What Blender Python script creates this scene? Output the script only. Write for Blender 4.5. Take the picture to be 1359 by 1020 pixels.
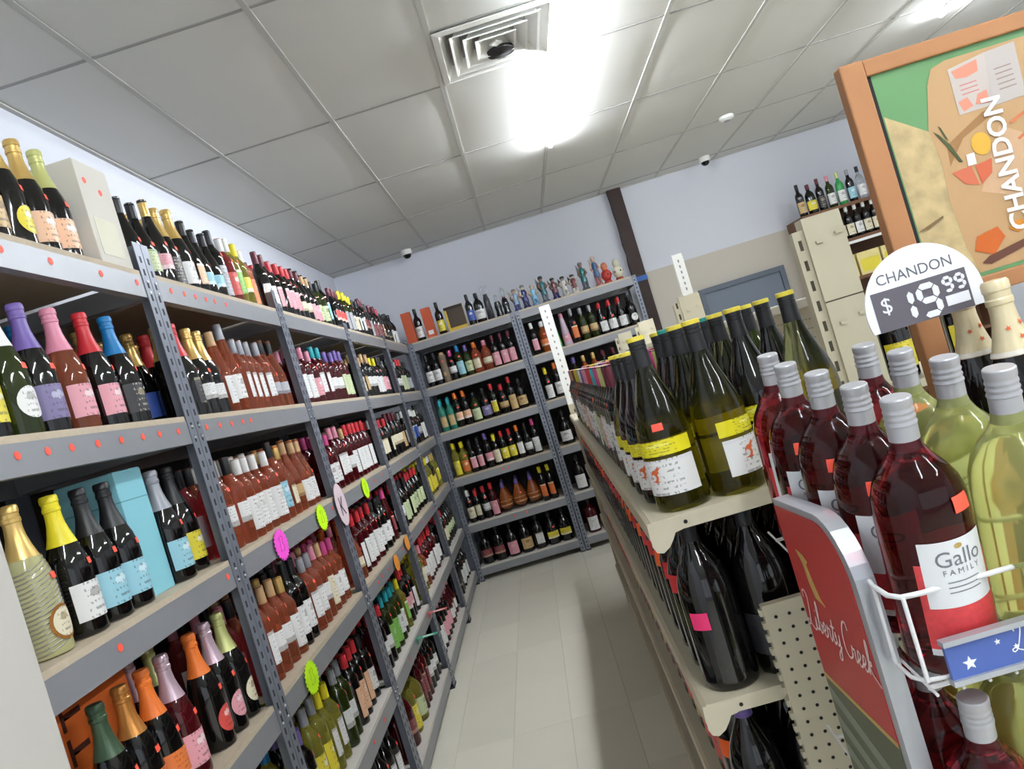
import bpy, math, random
from mathutils import Matrix, Vector
random.seed(7)
for o in list(bpy.data.objects):
    bpy.data.objects.remove(o)
SC = bpy.context.scene
COL = SC.collection
PI = math.pi
R = math.radians

# ------------------------------------------------------------------ camera
F_PX = 1009.8
CAM_Z = 1.72
RX = Vector((0.956, 0.029, -0.292)); FW = Vector((-0.03149, 0.99949, -0.0053)).normalized()
RX = (RX - FW * RX.dot(FW)).normalized()
UP = RX.cross(FW)
cam_data = bpy.data.cameras.new('camera')
cam = bpy.data.objects.new('camera', cam_data)
COL.objects.link(cam)
cam.matrix_world = Matrix(((RX.x, UP.x, -FW.x, 0), (RX.y, UP.y, -FW.y, 0), (RX.z, UP.z, -FW.z, CAM_Z), (0, 0, 0, 1)))
cam_data.sensor_width = 36
cam_data.lens = F_PX * 36 / 1359
cam_data.shift_x = 7.3 / 1359
cam_data.shift_y = 6.6 / 1359
cam_data.clip_start = 0.02
SC.camera = cam

# ------------------------------------------------------------------ world, exposure
world = bpy.data.worlds.new('world')
SC.world = world
world.use_nodes = True
world.node_tree.nodes['Background'].inputs[0].default_value = (0.86, 0.93, 1.0, 1)
world.node_tree.nodes['Background'].inputs[1].default_value = 0.75
SC.view_settings.view_transform = 'Standard'
SC.view_settings.look = 'None'
SC.view_settings.gamma = 1
SC.view_settings.use_curve_mapping = False
SC.view_settings.exposure = 1.05
TUBE_POWER = 104.0


# ------------------------------------------------------------------ materials
def lin(c):
    return tuple(((v / 255) / 12.92 if v / 255 <= 0.04045 else ((v / 255 + 0.055) / 1.055) ** 2.4) for v in c) + (1,)


MATS = {}


def mat(name, rgb, rough=0.5, metal=0.0, trans=0.0, ior=1.45, emit=0, noise=0, nscale=20, coat=0, bump=0):
    if name in MATS:
        return MATS[name]
    m = bpy.data.materials.new(name)
    m.use_nodes = True
    nt = m.node_tree
    b = nt.nodes['Principled BSDF']
    c = lin(rgb)
    b.inputs['Base Color'].default_value = c
    b.inputs['Roughness'].default_value = rough
    b.inputs['Metallic'].default_value = metal
    b.inputs['Transmission Weight'].default_value = trans
    b.inputs['IOR'].default_value = ior
    b.inputs['Coat Weight'].default_value = coat
    if emit:
        b.inputs['Emission Color'].default_value = c
        b.inputs['Emission Strength'].default_value = emit
    if noise or bump:
        tc = nt.nodes.new('ShaderNodeTexCoord')
        n = nt.nodes.new('ShaderNodeTexNoise')
        n.inputs['Scale'].default_value = nscale
        n.inputs['Detail'].default_value = 5
        nt.links.new(tc.outputs['Object'], n.inputs['Vector'])
        if noise:
            r = nt.nodes.new('ShaderNodeMapRange')
            r.inputs['To Min'].default_value = 1 - noise
            r.inputs['To Max'].default_value = 1 + noise
            nt.links.new(n.outputs['Fac'], r.inputs['Value'])
            mx = nt.nodes.new('ShaderNodeVectorMath')
            mx.operation = 'MULTIPLY'
            mx.inputs[0].default_value = c[:3]
            nt.links.new(r.outputs[0], mx.inputs[1])
            nt.links.new(mx.outputs[0], b.inputs['Base Color'])
        if bump:
            bp = nt.nodes.new('ShaderNodeBump')
            bp.inputs['Strength'].default_value = bump
            bp.inputs['Distance'].default_value = 0.004
            nt.links.new(n.outputs['Fac'], bp.inputs['Height'])
            nt.links.new(bp.outputs[0], b.inputs['Normal'])
    MATS[name] = m
    return m


def label_mat(name, base, accent=None, style=0):
    """printed paper label: base colour, an accent blotch and lines of small print (flat print on UVs)"""
    key = 'label_' + name + str(style)
    if key in MATS:
        return MATS[key]
    m = bpy.data.materials.new(key)
    m.use_nodes = True
    nt = m.node_tree
    N, L = nt.nodes, nt.links
    b = N['Principled BSDF']
    b.inputs['Roughness'].default_value = 0.45
    uv = N.new('ShaderNodeTexCoord')
    sep = N.new('ShaderNodeSeparateXYZ')
    L.new(uv.outputs['UV'], sep.inputs[0])

    def math_(op, a, bb, c=None):
        n = N.new('ShaderNodeMath')
        n.operation = op
        for i, v in enumerate((a, bb, c)):
            if v is None:
                continue
            if isinstance(v, (int, float)):
                n.inputs[i].default_value = v
            else:
                L.new(v, n.inputs[i])
        return n.outputs[0]
    # print lines: noise stretched in v, cut in rows
    mp = N.new('ShaderNodeMapping')
    mp.inputs['Scale'].default_value = (22, 7 + style, 1)
    mp.inputs['Location'].default_value = (style * 3.7, style * 1.3, 0)
    L.new(uv.outputs['UV'], mp.inputs[0])
    nz = N.new('ShaderNodeTexNoise')
    nz.inputs['Scale'].default_value = 1.0
    nz.inputs['Detail'].default_value = 2
    L.new(mp.outputs[0], nz.inputs['Vector'])
    row = math_('SINE', math_('MULTIPLY', sep.outputs['Y'], 34 + 6 * style), 0)
    ink = math_('MULTIPLY', math_('GREATER_THAN', nz.outputs['Fac'], 0.53), math_('GREATER_THAN', row, 0.25))
    du = math_('ABSOLUTE', math_('SUBTRACT', sep.outputs['X'], 0.5), 0)
    mid = math_('LESS_THAN', du, 0.27)
    ink = math_('MULTIPLY', ink, mid)
    ink = math_('MULTIPLY', ink, 0.55)
    # accent blotch
    dv = math_('SUBTRACT', sep.outputs['Y'], 0.68 if style != 2 else 0.25)
    rad = math_('ADD', math_('POWER', math_('MULTIPLY', du, 2.2), 2), math_('POWER', math_('MULTIPLY', dv, 3.2), 2))
    nz2 = N.new('ShaderNodeTexNoise')
    nz2.inputs['Scale'].default_value = 9
    L.new(uv.outputs['UV'], nz2.inputs['Vector'])
    blot = math_('LESS_THAN', math_('ADD', rad, math_('MULTIPLY', nz2.outputs['Fac'], 0.35)), 0.33)
    if style == 2:
        blot = math_('LESS_THAN', sep.outputs['Y'], 0.26)
    if style == 1:
        blot = math_('GREATER_THAN', sep.outputs['Y'], 0.9)
    if style == 3:
        blot = math_('MULTIPLY', blot, math_('GREATER_THAN', nz.outputs['Fac'], .5))
    mix = N.new('ShaderNodeMix')
    mix.data_type = 'RGBA'
    mix.inputs['A'].default_value = lin(base)
    mix.inputs['B'].default_value = lin(accent or tuple(v * 0.7 for v in base))
    L.new(math_('MULTIPLY', blot, 0.7), mix.inputs['Factor'])
    mix2 = N.new('ShaderNodeMix')
    mix2.data_type = 'RGBA'
    L.new(mix.outputs['Result'], mix2.inputs['A'])
    lum = sum(base) / 3
    mix2.inputs['B'].default_value = lin((60, 55, 55)) if lum > 90 else lin((200, 190, 170))
    L.new(ink, mix2.inputs['Factor'])
    L.new(mix2.outputs['Result'], b.inputs['Base Color'])
    MATS[key] = m
    return m


# ------------------------------------------------------------------ mesh helpers
class MB:
    def __init__(self):
        self.v = []; self.f = []; self.m = []; self.uv = None

    def box(self, x0, y0, z0, x1, y1, z1, mi=0):
        n = len(self.v)
        self.v += [(x0, y0, z0), (x1, y0, z0), (x1, y1, z0), (x0, y1, z0), (x0, y0, z1), (x1, y0, z1), (x1, y1, z1), (x0, y1, z1)]
        for q in ((0, 3, 2, 1), (4, 5, 6, 7), (0, 1, 5, 4), (1, 2, 6, 5), (2, 3, 7, 6), (3, 0, 4, 7)):
            self.f.append(tuple(n + i for i in q)); self.m.append(mi)
        return self

    def lathe(self, prof, seg=16, cx=0, cy=0, cz=0, mi=0, sx=1, sy=1):
        n = len(self.v)
        rings = []
        for r, z in prof:
            if r < 1e-6:
                rings.append([len(self.v)]); self.v.append((cx, cy, cz + z))
            else:
                rings.append(list(range(len(self.v), len(self.v) + seg)))
                for i in range(seg):
                    a = 2 * PI * i / seg
                    self.v.append((cx + sx * r * math.cos(a), cy + sy * r * math.sin(a), cz + z))
        if len(rings[0]) > 1:
            self.f.append(tuple(reversed(rings[0]))); self.m.append(mi)
        for a, b in zip(rings, rings[1:]):
            for i in range(seg):
                j = (i + 1) % seg
                if len(a) == 1 and len(b) == 1:
                    continue
                if len(b) == 1:
                    self.f.append((a[i], a[j], b[0]))
                elif len(a) == 1:
                    self.f.append((a[0], b[j], b[i]))
                else:
                    self.f.append((a[i], a[j], b[j], b[i]))
                self.m.append(mi)
        if len(rings[-1]) > 1:
            self.f.append(tuple(rings[-1])); self.m.append(mi)
        return self

    def tube(self, pts, r, seg=8, mi=0):
        pts = [Vector(p) for p in pts]
        base = len(self.v)
        for k, p in enumerate(pts):
            d = (pts[min(k + 1, len(pts) - 1)] - pts[max(k - 1, 0)]).normalized()
            a = d.cross(Vector((0, 0, 1)))
            if a.length < 1e-3:
                a = d.cross(Vector((1, 0, 0)))
            a.normalize(); b = d.cross(a)
            for i in range(seg):
                t = 2 * PI * i / seg
                self.v.append(tuple(p + a * (r * math.cos(t)) + b * (r * math.sin(t))))
        for k in range(len(pts) - 1):
            for i in range(seg):
                j = (i + 1) % seg
                q = base + k * seg
                self.f.append((q + i, q + j, q + seg + j, q + seg + i)); self.m.append(mi)
        self.f.append(tuple(base + i for i in range(seg))); self.m.append(mi)
        self.f.append(tuple(base + (len(pts) - 1) * seg + i for i in reversed(range(seg)))); self.m.append(mi)
        return self

    def prism(self, poly, axis, a0, a1, mi=0):
        """extrude a 2D polygon along axis 'x','y','z' from a0 to a1"""
        n = len(self.v); k = len(poly)
        def p3(p, a):
            return (a, p[0], p[1]) if axis == 'x' else ((p[0], a, p[1]) if axis == 'y' else (p[0], p[1], a))
        self.v += [p3(p, a0) for p in poly] + [p3(p, a1) for p in poly]
        self.f.append(tuple(n + i for i in range(k))); self.m.append(mi)
        self.f.append(tuple(n + k + i for i in reversed(range(k)))); self.m.append(mi)
        for i in range(k):
            j = (i + 1) % k
            self.f.append((n + i, n + k + i, n + k + j, n + j)); self.m.append(mi)
        return self

    def mesh(self, name, nmat=1, smooth=None, fix=True):
        me = bpy.data.meshes.new(name)
        me.from_pydata(self.v, [], self.f)
        me.polygons.foreach_set('material_index', self.m)
        for _ in range(nmat):
            me.materials.append(None)
        if fix:
            import bmesh
            bm = bmesh.new(); bm.from_mesh(me)
            bmesh.ops.recalc_face_normals(bm, faces=bm.faces)
            bm.to_mesh(me); bm.free()
        if smooth is not None:
            me.polygons.foreach_set('use_smooth', [True] * len(me.polygons))
            me.set_sharp_from_angle(angle=R(smooth))
        me.update()
        return me


def obj(name, me, mats, parent=None, loc=(0, 0, 0), rot=(0, 0, 0)):
    o = bpy.data.objects.new(name, me)
    COL.objects.link(o)
    o.location = loc
    o.rotation_euler = rot
    if parent:
        o.parent = parent
    if not isinstance(mats, (list, tuple)):
        mats = [mats]
    for i, m in enumerate(mats):
        o.material_slots[i].link = 'OBJECT'
        o.material_slots[i].material = m
    return o


def tag(o, label=None, cat=None, group=None, kind=None):
    if label: o['label'] = label
    if cat: o['category'] = cat
    if group: o['group'] = group
    if kind: o['kind'] = kind
    return o


def thing(name, label, cat, loc=(0, 0, 0), rz=0, group=None, rot=None):
    o = bpy.data.objects.new(name, None)
    COL.objects.link(o)
    o.empty_display_size = 0.05
    o.location = loc
    o.rotation_euler = rot if rot else (0, 0, rz)
    return tag(o, label, cat, group)


def boxmesh(name, x0, y0, z0, x1, y1, z1, bev=0):
    me = MB().box(x0, y0, z0, x1, y1, z1).mesh(name)
    if bev:
        import bmesh
        bm = bmesh.new(); bm.from_mesh(me)
        bmesh.ops.bevel(bm, geom=bm.edges, offset=bev, segments=2, affect='EDGES', profile=0.5)
        bm.to_mesh(me); bm.free()
    return me


TXT = {}


def text_mesh(s, size=1.0, align='CENTER', ext=0.0, bold=0):
    key = (s, size, align, ext, bold)
    if key in TXT:
        return TXT[key]
    cu = bpy.data.curves.new('lettering', 'FONT')
    cu.body = s; cu.size = size; cu.align_x = align; cu.align_y = 'CENTER'; cu.extrude = ext
    cu.resolution_u = 3; cu.offset = bold
    t = bpy.data.objects.new('lettering', cu)
    COL.objects.link(t)
    bpy.context.view_layer.update()
    me = bpy.data.meshes.new_from_object(t.evaluated_get(bpy.context.evaluated_depsgraph_get()))
    bpy.data.objects.remove(t)
    me.materials.clear(); me.materials.append(None)
    TXT[key] = me
    return me


def spline(pts, n=5):
    out = []
    P = [pts[0]] + list(pts) + [pts[-1]]
    for i in range(1, len(P) - 2):
        p0, p1, p2, p3 = P[i - 1], P[i], P[i + 1], P[i + 2]
        for k in range(n):
            t = k / n
            out.append(tuple(.5 * ((2 * p1[c]) + (-p0[c] + p2[c]) * t + (2 * p0[c] - 5 * p1[c] + 4 * p2[c] - p3[c]) * t * t + (-p0[c] + 3 * p1[c] - 3 * p2[c] + p3[c]) * t ** 3) for c in (0, 1)))
    out.append(tuple(P[-1]))
    return out


# cursive strokes on a unit grid: x to the right, y up, x-height 1
SCRIPT = {
    'L': ([[(.1, 1.9), (.0, 2.3), (.4, 2.5), (.75, 2.1), (.6, 1.0), (.35, .1), (.0, -.15), (-.2, .1), (.1, .25), (.6, -.05), (1.1, -.2), (1.5, .1)]], 1.35),
    'i': ([[(.0, .1), (.25, .9), (.2, .2), (.35, .0), (.6, .3)], [(.34, 1.35), (.38, 1.42)]], .55),
    'b': ([[(.0, .1), (.35, 1.3), (.4, 2.1), (.22, 2.0), (.15, .6), (.25, .0), (.55, .1), (.6, .6), (.4, .8), (.55, .65), (.85, .6)]], .8),
    'e': ([[(.0, .25), (.4, .5), (.5, .85), (.25, .95), (.1, .45), (.25, .02), (.5, .05), (.75, .35)]], .7),
    'r': ([[(.0, .2), (.15, .95), (.25, .8), (.5, .85), (.42, .3), (.5, .02), (.75, .3)]], .7),
    't': ([[(.0, .2), (.35, 1.0), (.42, 1.7), (.25, .4), (.35, .0), (.6, .25)], [(.05, 1.15), (.7, 1.25)]], .58),
    'y': ([[(.0, .6), (.12, .95), (.15, .3), (.35, .1), (.6, .5), (.68, .95), (.6, .0), (.4, -.8), (.1, -.9), (.15, -.5), (.8, .2)]], .95),
    'C': ([[(1.1, 1.9), (.95, 2.35), (.5, 2.2), (.12, 1.3), (.15, .35), (.55, -.05), (1.0, .15), (1.25, .5)]], 1.1),
    'k': ([[(.0, .1), (.35, 1.3), (.4, 2.1), (.22, 2.0), (.15, .6), (.1, .0), (.2, .6), (.5, .95), (.52, .7), (.2, .55), (.5, .1), (.75, -.05), (1.3, -.35)]], .9),
    ' ': ([], .35)}


def script_mesh(word, size, wire=.07):
    m = MB()
    x = 0
    for ch in word:
        st, adv = SCRIPT[ch]
        for s_ in st:
            m.tube([((x + a + .18 * b) * size, b * size, 0) for a, b in spline(s_)], wire * size, 5)
        x += adv
    w = x * size
    m.v = [(a - w / 2, b, c * .12) for a, b, c in m.v]
    return m.mesh('lettering', fix=False)


# ------------------------------------------------------------------ palette
steel = mat('grey_steel', (143, 145, 149), 0.42, 0.25, noise=0.06, nscale=8)
post_m = mat('post_steel', (122, 127, 138), 0.4, 0.35, noise=0.08, nscale=14)
slot_m = mat('slot_dark', (45, 47, 54), 0.8)
rivet_m = mat('rivet', (215, 215, 215), 0.3, 0.6)
board_m = mat('particle_board', (186, 172, 150), 0.75, noise=0.12, nscale=60)
boardw_m = mat('pale_board', (205, 200, 192), 0.7, noise=0.08, nscale=60)
rack_shade_m = mat('rack_shade', (52, 50, 50), .8, noise=.1, nscale=3)  # near-black colour carries the shade of the shelf interior
dot_m = mat('price_dot_orange', (255, 92, 70), 0.55)
cream = mat('cream_metal', (196, 189, 165), 0.42, noise=0.04, nscale=10)
cream_dk = mat('cream_slot', (70, 64, 52), 0.8)
whitep = mat('white_paint', (232, 232, 228), 0.45)
black_m = mat('black', (14, 14, 15), 0.45)
GL = {
    'k': ('dark', mat('glass_black', (13, 12, 12), 0.06, coat=0.3)),
    'g': ('green', mat('glass_green', (58, 72, 26), 0.05, trans=0.55)),
    'o': ('olive green', mat('glass_olive', (178, 178, 92), 0.03, trans=0.95, ior=1.36)),
    'r': ('copper-rose', mat('glass_rose', (218, 126, 90), 0.03, trans=0.8, ior=1.36)),
    'p': ('pink-rose', mat('glass_pink', (206, 92, 96), 0.03, trans=0.8, ior=1.36)),
    'd': ('dark-red', mat('glass_red', (74, 14, 20), 0.05, trans=0.25)),
    'y': ('pale-yellow', mat('glass_yellow', (196, 190, 84), 0.05, trans=0.75, ior=1.36)),
    'c': ('clear', mat('glass_clear', (235, 240, 242), 0.03, trans=0.9, ior=1.36)),
    'a': ('amber', mat('glass_amber', (168, 88, 36), 0.05, trans=0.4)),
    't': ('teal', mat('glass_teal', (60, 150, 130), 0.08, trans=0.3)),
    'v': ('lavender', mat('glass_lavender', (196, 172, 190), 0.2)),
    'e': ('bright-green', mat('glass_lime', (70, 180, 100), 0.1, trans=0.3)),
    'R': ('ruby red', mat('glass_ruby', (136, 26, 38), 0.03, trans=0.97, ior=1.36)),
    'Y': ('pale green', mat('glass_pale', (214, 220, 140), 0.10, trans=0.8, ior=1.36)),
}
def filled(name, low, high, level):
    m = mat(name, low, .03, trans=.97, ior=1.36)
    nt = m.node_tree
    tc = nt.nodes.new('ShaderNodeTexCoord'); sp = nt.nodes.new('ShaderNodeSeparateXYZ')
    mr = nt.nodes.new('ShaderNodeMapRange')
    mr.inputs['From Min'].default_value = level - .004; mr.inputs['From Max'].default_value = level + .004
    mx = nt.nodes.new('ShaderNodeMix'); mx.data_type = 'RGBA'
    mx.inputs['A'].default_value = lin(low); mx.inputs['B'].default_value = lin(high)
    nt.links.new(tc.outputs['Object'], sp.inputs[0]); nt.links.new(sp.outputs['Z'], mr.inputs['Value'])
    nt.links.new(mr.outputs[0], mx.inputs['Factor']); nt.links.new(mx.outputs['Result'], nt.nodes['Principled BSDF'].inputs['Base Color'])
    return m


GL['o'] = ('olive', filled('glass_olive_filled', (168, 156, 40), (118, 122, 88), .185))
GL['w'] = ('bark-like', mat('bark', (120, 106, 90), .85, noise=.35, nscale=40, bump=.8))
CP = {k: (w, mat('cap_' + w.replace('-', '_'), c, r, me_)) for k, (w, c, r, me_) in {
    'K': ('black', (28, 29, 32), .4, 0), 'W': ('white', (226, 226, 222), .4, 0), 'S': ('grey', (150, 152, 158), .4, .2),
    'G': ('gold', (214, 180, 108), .3, .5), 'R': ('red', (196, 44, 52), .4, 0), 'P': ('pink', (216, 138, 160), .4, 0),
    'M': ('magenta', (196, 70, 130), .4, 0), 'U': ('blue', (30, 120, 180), .4, 0), 'T': ('teal', (40, 160, 170), .4, 0),
    'V': ('purple', (112, 92, 160), .4, 0), 'Y': ('yellow', (230, 214, 40), .4, 0), 'O': ('orange', (226, 116, 44), .4, .1),
    'N': ('tan', (190, 154, 112), .5, 0), 'E': ('pale-green', (196, 200, 130), .35, .3), 'D': ('maroon', (96, 34, 48), .4, 0),
    'C': ('copper', (190, 128, 62), .3, .5), 'F': ('dark-green', (62, 84, 62), .35, .3), 'L': ('lilac', (196, 172, 184), .3, .4)}.items()}
LB = {'w': ('white', (226, 226, 224), (150, 146, 140)), 'c': ('cream', (222, 214, 186), (150, 130, 90)), 'y': ('yellow', (222, 206, 60), (240, 240, 230)),
      'p': ('pink', (222, 156, 166), (240, 225, 225)), 'r': ('red', (206, 78, 70), (240, 220, 210)), 'g': ('green', (130, 190, 90), (235, 240, 230)),
      'b': ('blue', (60, 90, 170), (230, 230, 240)), 'l': ('light-blue', (150, 200, 214), (225, 240, 245)), 't': ('tan', (196, 166, 116), (120, 80, 40)),
      'k': ('black', (38, 38, 42), (150, 140, 110)), 'o': ('orange', (222, 120, 60), (250, 230, 200)), 'v': ('purple', (120, 110, 150), (190, 190, 210)),
      'e': ('pale-green', (192, 204, 160), (110, 140, 90)), 's': ('silver', (176, 178, 184), (80, 80, 90)), 'm': ('maroon', (122, 50, 58), (190, 150, 130)),
      'q': ('peach', (232, 186, 150), (250, 240, 235)), 'Y': ('lemon', (226, 214, 30), (240, 235, 120))}
LBM = {k: [label_mat(k, b, a, s) for s in range(4)] for k, (w, b, a) in LB.items()}

# ------------------------------------------------------------------ the room
XL, YB, ZC = -1.632, 7.877, 3.313
XR, YF = 6.6, -4.2
wall_m = mat('wall_paint', (213, 216, 225), 0.85, noise=0.02, nscale=3)
beige_m = mat('wall_beige', (196, 190, 178), 0.85, noise=0.02, nscale=3)


def struct(name, me, m, parent=None):
    o = obj(name, me, m, parent)
    if not parent:
        o['kind'] = 'structure'
    return o


struct('wall_left', boxmesh('wall_left', XL - .12, YF, 0, XL, YB + .12, ZC + .2), wall_m)
wb = struct('wall_back', boxmesh('wall_back', XL, YB, 0, XR, YB + .12, ZC + .2), wall_m)
o = obj('lower_paint', boxmesh('lower_paint', 1.46, YB - .004, 0, 3.6, YB + .001, 2.41), beige_m, wb)
o['label'] = 'beige painted lower wall'
struct('wall_right', boxmesh('wall_right', XR, YF, 0, XR + .12, YB + .12, ZC + .2), wall_m)
# wall behind the camera; its unseen glazed openings are added as daylight fill
struct('wall_front', MB().box(XL - .12, YF - .12, 0, XR + .12, YF, .35).box(XL - .12, YF - .12, 2.9, XR + .12, YF, ZC + .2).mesh('wall_front'), wall_m)
pane_m = bpy.data.materials.new('fill_window_pane')
pane_m.use_nodes = True
_n = pane_m.node_tree.nodes
_mx = _n.new('ShaderNodeMixShader'); _t = _n.new('ShaderNodeBsdfTransparent'); _g = _n.new('ShaderNodeBsdfGlossy')
_g.inputs['Roughness'].default_value = .02
_mx.inputs[0].default_value = .06
pane_m.node_tree.links.new(_t.outputs[0], _mx.inputs[1]); pane_m.node_tree.links.new(_g.outputs[0], _mx.inputs[2])
pane_m.node_tree.links.new(_mx.outputs[0], _n['Material Output'].inputs[0])
for i in range(5):
    a0, a1 = XL + (XR - XL) * i / 5, XL + (XR - XL) * (i + 1) / 5
    w_ = struct('fill_window_%d' % (i + 1), MB().box(a0, YF - .09, .35, a0 + .05, YF - .03, 2.9).box(a1 - .05, YF - .09, .35, a1, YF - .03, 2.9)
                .box(a0 + .05, YF - .09, .35, a1 - .05, YF - .03, .4).box(a0 + .05, YF - .09, 2.85, a1 - .05, YF - .03, 2.9).mesh('fill_window_frame'), steel)
    obj('fill_window_pane', boxmesh('fill_window_pane', a0 + .05, YF - .065, .4, a1 - .05, YF - .06, 2.85), pane_m, w_)

# floor: slab with separate tiles, joints recessed
grout = mat('grout', (150, 146, 138), 0.9)
floor = struct('floor', boxmesh('floor', XL - .1, YF - .1, -.12, XR + .1, YB + .1, -.003), grout)
tile_m = [mat('floor_tile_%d' % i, (233 + d, 228 + d, 212 + d), 0.32, noise=0.07, nscale=2.2) for i, d in enumerate((-3, 0, 3))]
tw, tl = .3048, .6096
tme = MB().box(0.0008, 0.0008, -.004, tw - .0008, tl - .0008, 0).mesh('floor_tile')
rest = MB()
for i in range(-6, 23):
    for j in range(-7, 13):
        x, y = .01 + i * tw, .19 + j * tl
        if x < XL - .3 or x + tw > XR + .3 or y + tl > YB + .35:
            continue
        if -1.2 < x < 1.2 and y > 1.2:
            obj('floor_tile', tme, random.choice(tile_m), floor, (x, y, 0))
        else:
            rest.box(x + .0008, y + .0008, -.004, x + tw - .0008, y + tl - .0008, 0)
o = obj('floor_tile_field', rest.mesh('floor_tile_field', fix=False), tile_m[1], floor)
o['kind'] = 'stuff'

# ceiling: suspended grid, one sagging tile per cell
ceil_m = mat('ceiling_tile', (216, 216, 212), 0.9, noise=0.03, nscale=2, bump=0.05)
tee_m = mat('ceiling_tee', (190, 190, 186), 0.7)
cross_m = mat('ceiling_cross_tee', (156, 156, 153), 0.7)
ceiling = struct('ceiling', boxmesh('ceiling', XL - .1, YF - .1, ZC + .06, XR + .1, YB + .1, ZC + .2), ceil_m)
gx, gy, GW, GL_ = -1.202, 2.772, .6096, 1.2192
xs = [XL] + [gx + GW * i for i in range(0, 13)] + [XR]
ys = [YF] + [gy + GL_ * j for j in range(-5, 5)] + [YB]
TILE = {}


def ceil_tile(w, l):
    key = (round(w, 3), round(l, 3))
    if key in TILE:
        return TILE[key]
    v, f = [], []
    nx, ny = 8, 10
    for j in range(ny + 1):
        for i in range(nx + 1):
            a, b = i / nx, j / ny
            s = (4 * a * (1 - a)) ** .6 * (4 * b * (1 - b)) ** .6
            v.append((a * w, b * l, (.003 - .006 * s)))
    for j in range(ny):
        for i in range(nx):
            q = j * (nx + 1) + i
            f.append((q, q + nx + 1, q + nx + 2, q + 1))
    n = len(v)
    v += [(0, 0, .03), (w, 0, .03), (w, l, .03), (0, l, .03)]
    f.append((n, n + 1, n + 2, n + 3))
    me = bpy.data.meshes.new('ceiling_tile')
    me.from_pydata(v, [], f)
    me.polygons.foreach_set('use_smooth', [True] * len(f))
    me.materials.append(None)
    TILE[key] = me
    return me


for i in range(len(xs) - 1):
    for j in range(len(ys) - 1):
        x0, x1, y0, y1 = xs[i], xs[i + 1], ys[j], ys[j + 1]
        if abs(x0 - (gx + 2 * GW)) < .01 and abs(y0 - gy) < .01:
            y1 = y0 + GW  # the other half of this cell is the air diffuser
        obj('ceiling_tile', ceil_tile(x1 - x0, y1 - y0), ceil_m, ceiling, (x0, y0, ZC))
for x in xs[1:-1]:
    obj('tee_bar', boxmesh('tee_bar', x - .012, YF, ZC - .0025, x + .012, YB, ZC + .012), tee_m, ceiling)
for y in ys[1:-1]:
    for i in range(len(xs) - 1):
        obj('cross_tee', boxmesh('cross_tee', xs[i] + .012, y - .007, ZC - .001, xs[i + 1] - .012, y + .007, ZC + .012), cross_m, ceiling)
x = gx + 2 * GW
obj('cross_tee', boxmesh('cross_tee', x + .012, gy + GW - .009, ZC - .001, x + GW - .012, gy + GW + .009, ZC + .012), cross_m, ceiling)
ang_m = tee_m
struct('trim_1', boxmesh('trim_1', XL, YB - .02, ZC - .008, XR, YB, ZC), ang_m)
struct('trim_2', boxmesh('trim_2', XL, YF, ZC - .008, XL + .02, YB - .02, ZC), ang_m)

# door in the back wall
door_m = mat('slate_door', (104, 114, 128), 0.55)
frame_m = mat('slate_frame', (88, 97, 110), 0.5)
dr = struct('door_1', boxmesh('door_1', 1.97, YB - .045, 0, 2.76, YB - .006, 2.02), door_m)
fr = MB().box(1.92, YB - .07, 0, 1.97, YB - .004, 2.07).box(2.76, YB - .07, 0, 2.81, YB - .004, 2.07).box(1.97, YB - .07, 2.02, 2.76, YB - .004, 2.07)
obj('door_frame', fr.mesh('door_frame'), frame_m, dr)
obj('door_handle', MB().tube([(2.05, YB - .04, 1.0), (2.05, YB - .09, 1.0), (2.16, YB - .09, 1.0)], .01).mesh('door_handle', smooth=40), rivet_m, dr)

# dark column against the back wall
colm = mat('dark_column', (52, 36, 32), 0.6, noise=0.35, nscale=9)
ed = MB()
pl = [(1.315, 0), (1.452, 0), (1.452, ZC - .002), (1.315, ZC - .002)]
edge = [(1.315 + random.uniform(0, .016), z * .11) for z in range(29, 0, -1)]
ed.prism([(1.315, 0), (1.455, 0), (1.455, ZC - .002), (1.318, ZC - .002)] + edge, 'y', YB - .09, YB - .003)
tag(obj('column', ed.mesh('column'), colm), 'dark brown rough column against the back wall', 'column')
bl = mat('blue_tape', (48, 96, 170), 0.5)
o = obj('tape_wrap', boxmesh('tape_wrap', 1.31, YB - .094, 2.335, 1.46, YB - .0885, 2.385), bl)
tag(o, 'blue tape wrapped on dark brown column', 'tape')


# ------------------------------------------------------------------ lamps
tube_m = mat('tube_light', (244, 249, 255), 0.5, emit=TUBE_POWER)
house_m = mat('lamp_housing', (225, 226, 228), 0.45)


def strip_light(x, y0, y1, label):
    t = thing('strip_light', label, 'ceiling light', (x, (y0 + y1) / 2, ZC - .006), group='ceiling strip lights')
    h = (y1 - y0) / 2
    obj('housing', MB().prism([(-.02, 0), (.02, 0), (.018, -.004), (-.018, -.004)], 'y', -h, h).mesh('housing'), house_m, t)
    pr = [(0, -h + .02), (.009, -h + .022), (.015, -h + .032), (.015, h - .032), (.009, h - .022), (0, h - .02)]
    me = MB().lathe(pr, 16).mesh('tube', smooth=60)
    obj('tube', me, tube_m, t, (0, 0, -.022), (R(-90), 0, 0))
    for s in (-1, 1):
        obj('socket', boxmesh('socket', -.010, -.012, -.024, .010, .012, -.004), house_m, t, (0, s * (h - .06), 0))


strip_light(.645, 3.12, 5.57, 'bright strip light above the aisle, beside the air diffuser')
strip_light(3.45, 2.95, 5.40, 'bright strip light behind the wooden framed poster')
strip_light(.645, -1.75, .69, 'unseen fill light added above the aisle behind the camera')  # this lamp and the next are unseen, added to light the room
strip_light(3.45, -1.6, .84, 'unseen fill light added at right behind the camera')

# square louvred air diffuser
t = thing('air_diffuser', 'white square louvred air diffuser set in the ceiling', 'air vent', (gx + 2.5 * GW, gy + 1.5 * GW, ZC))
frm = MB()


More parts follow.
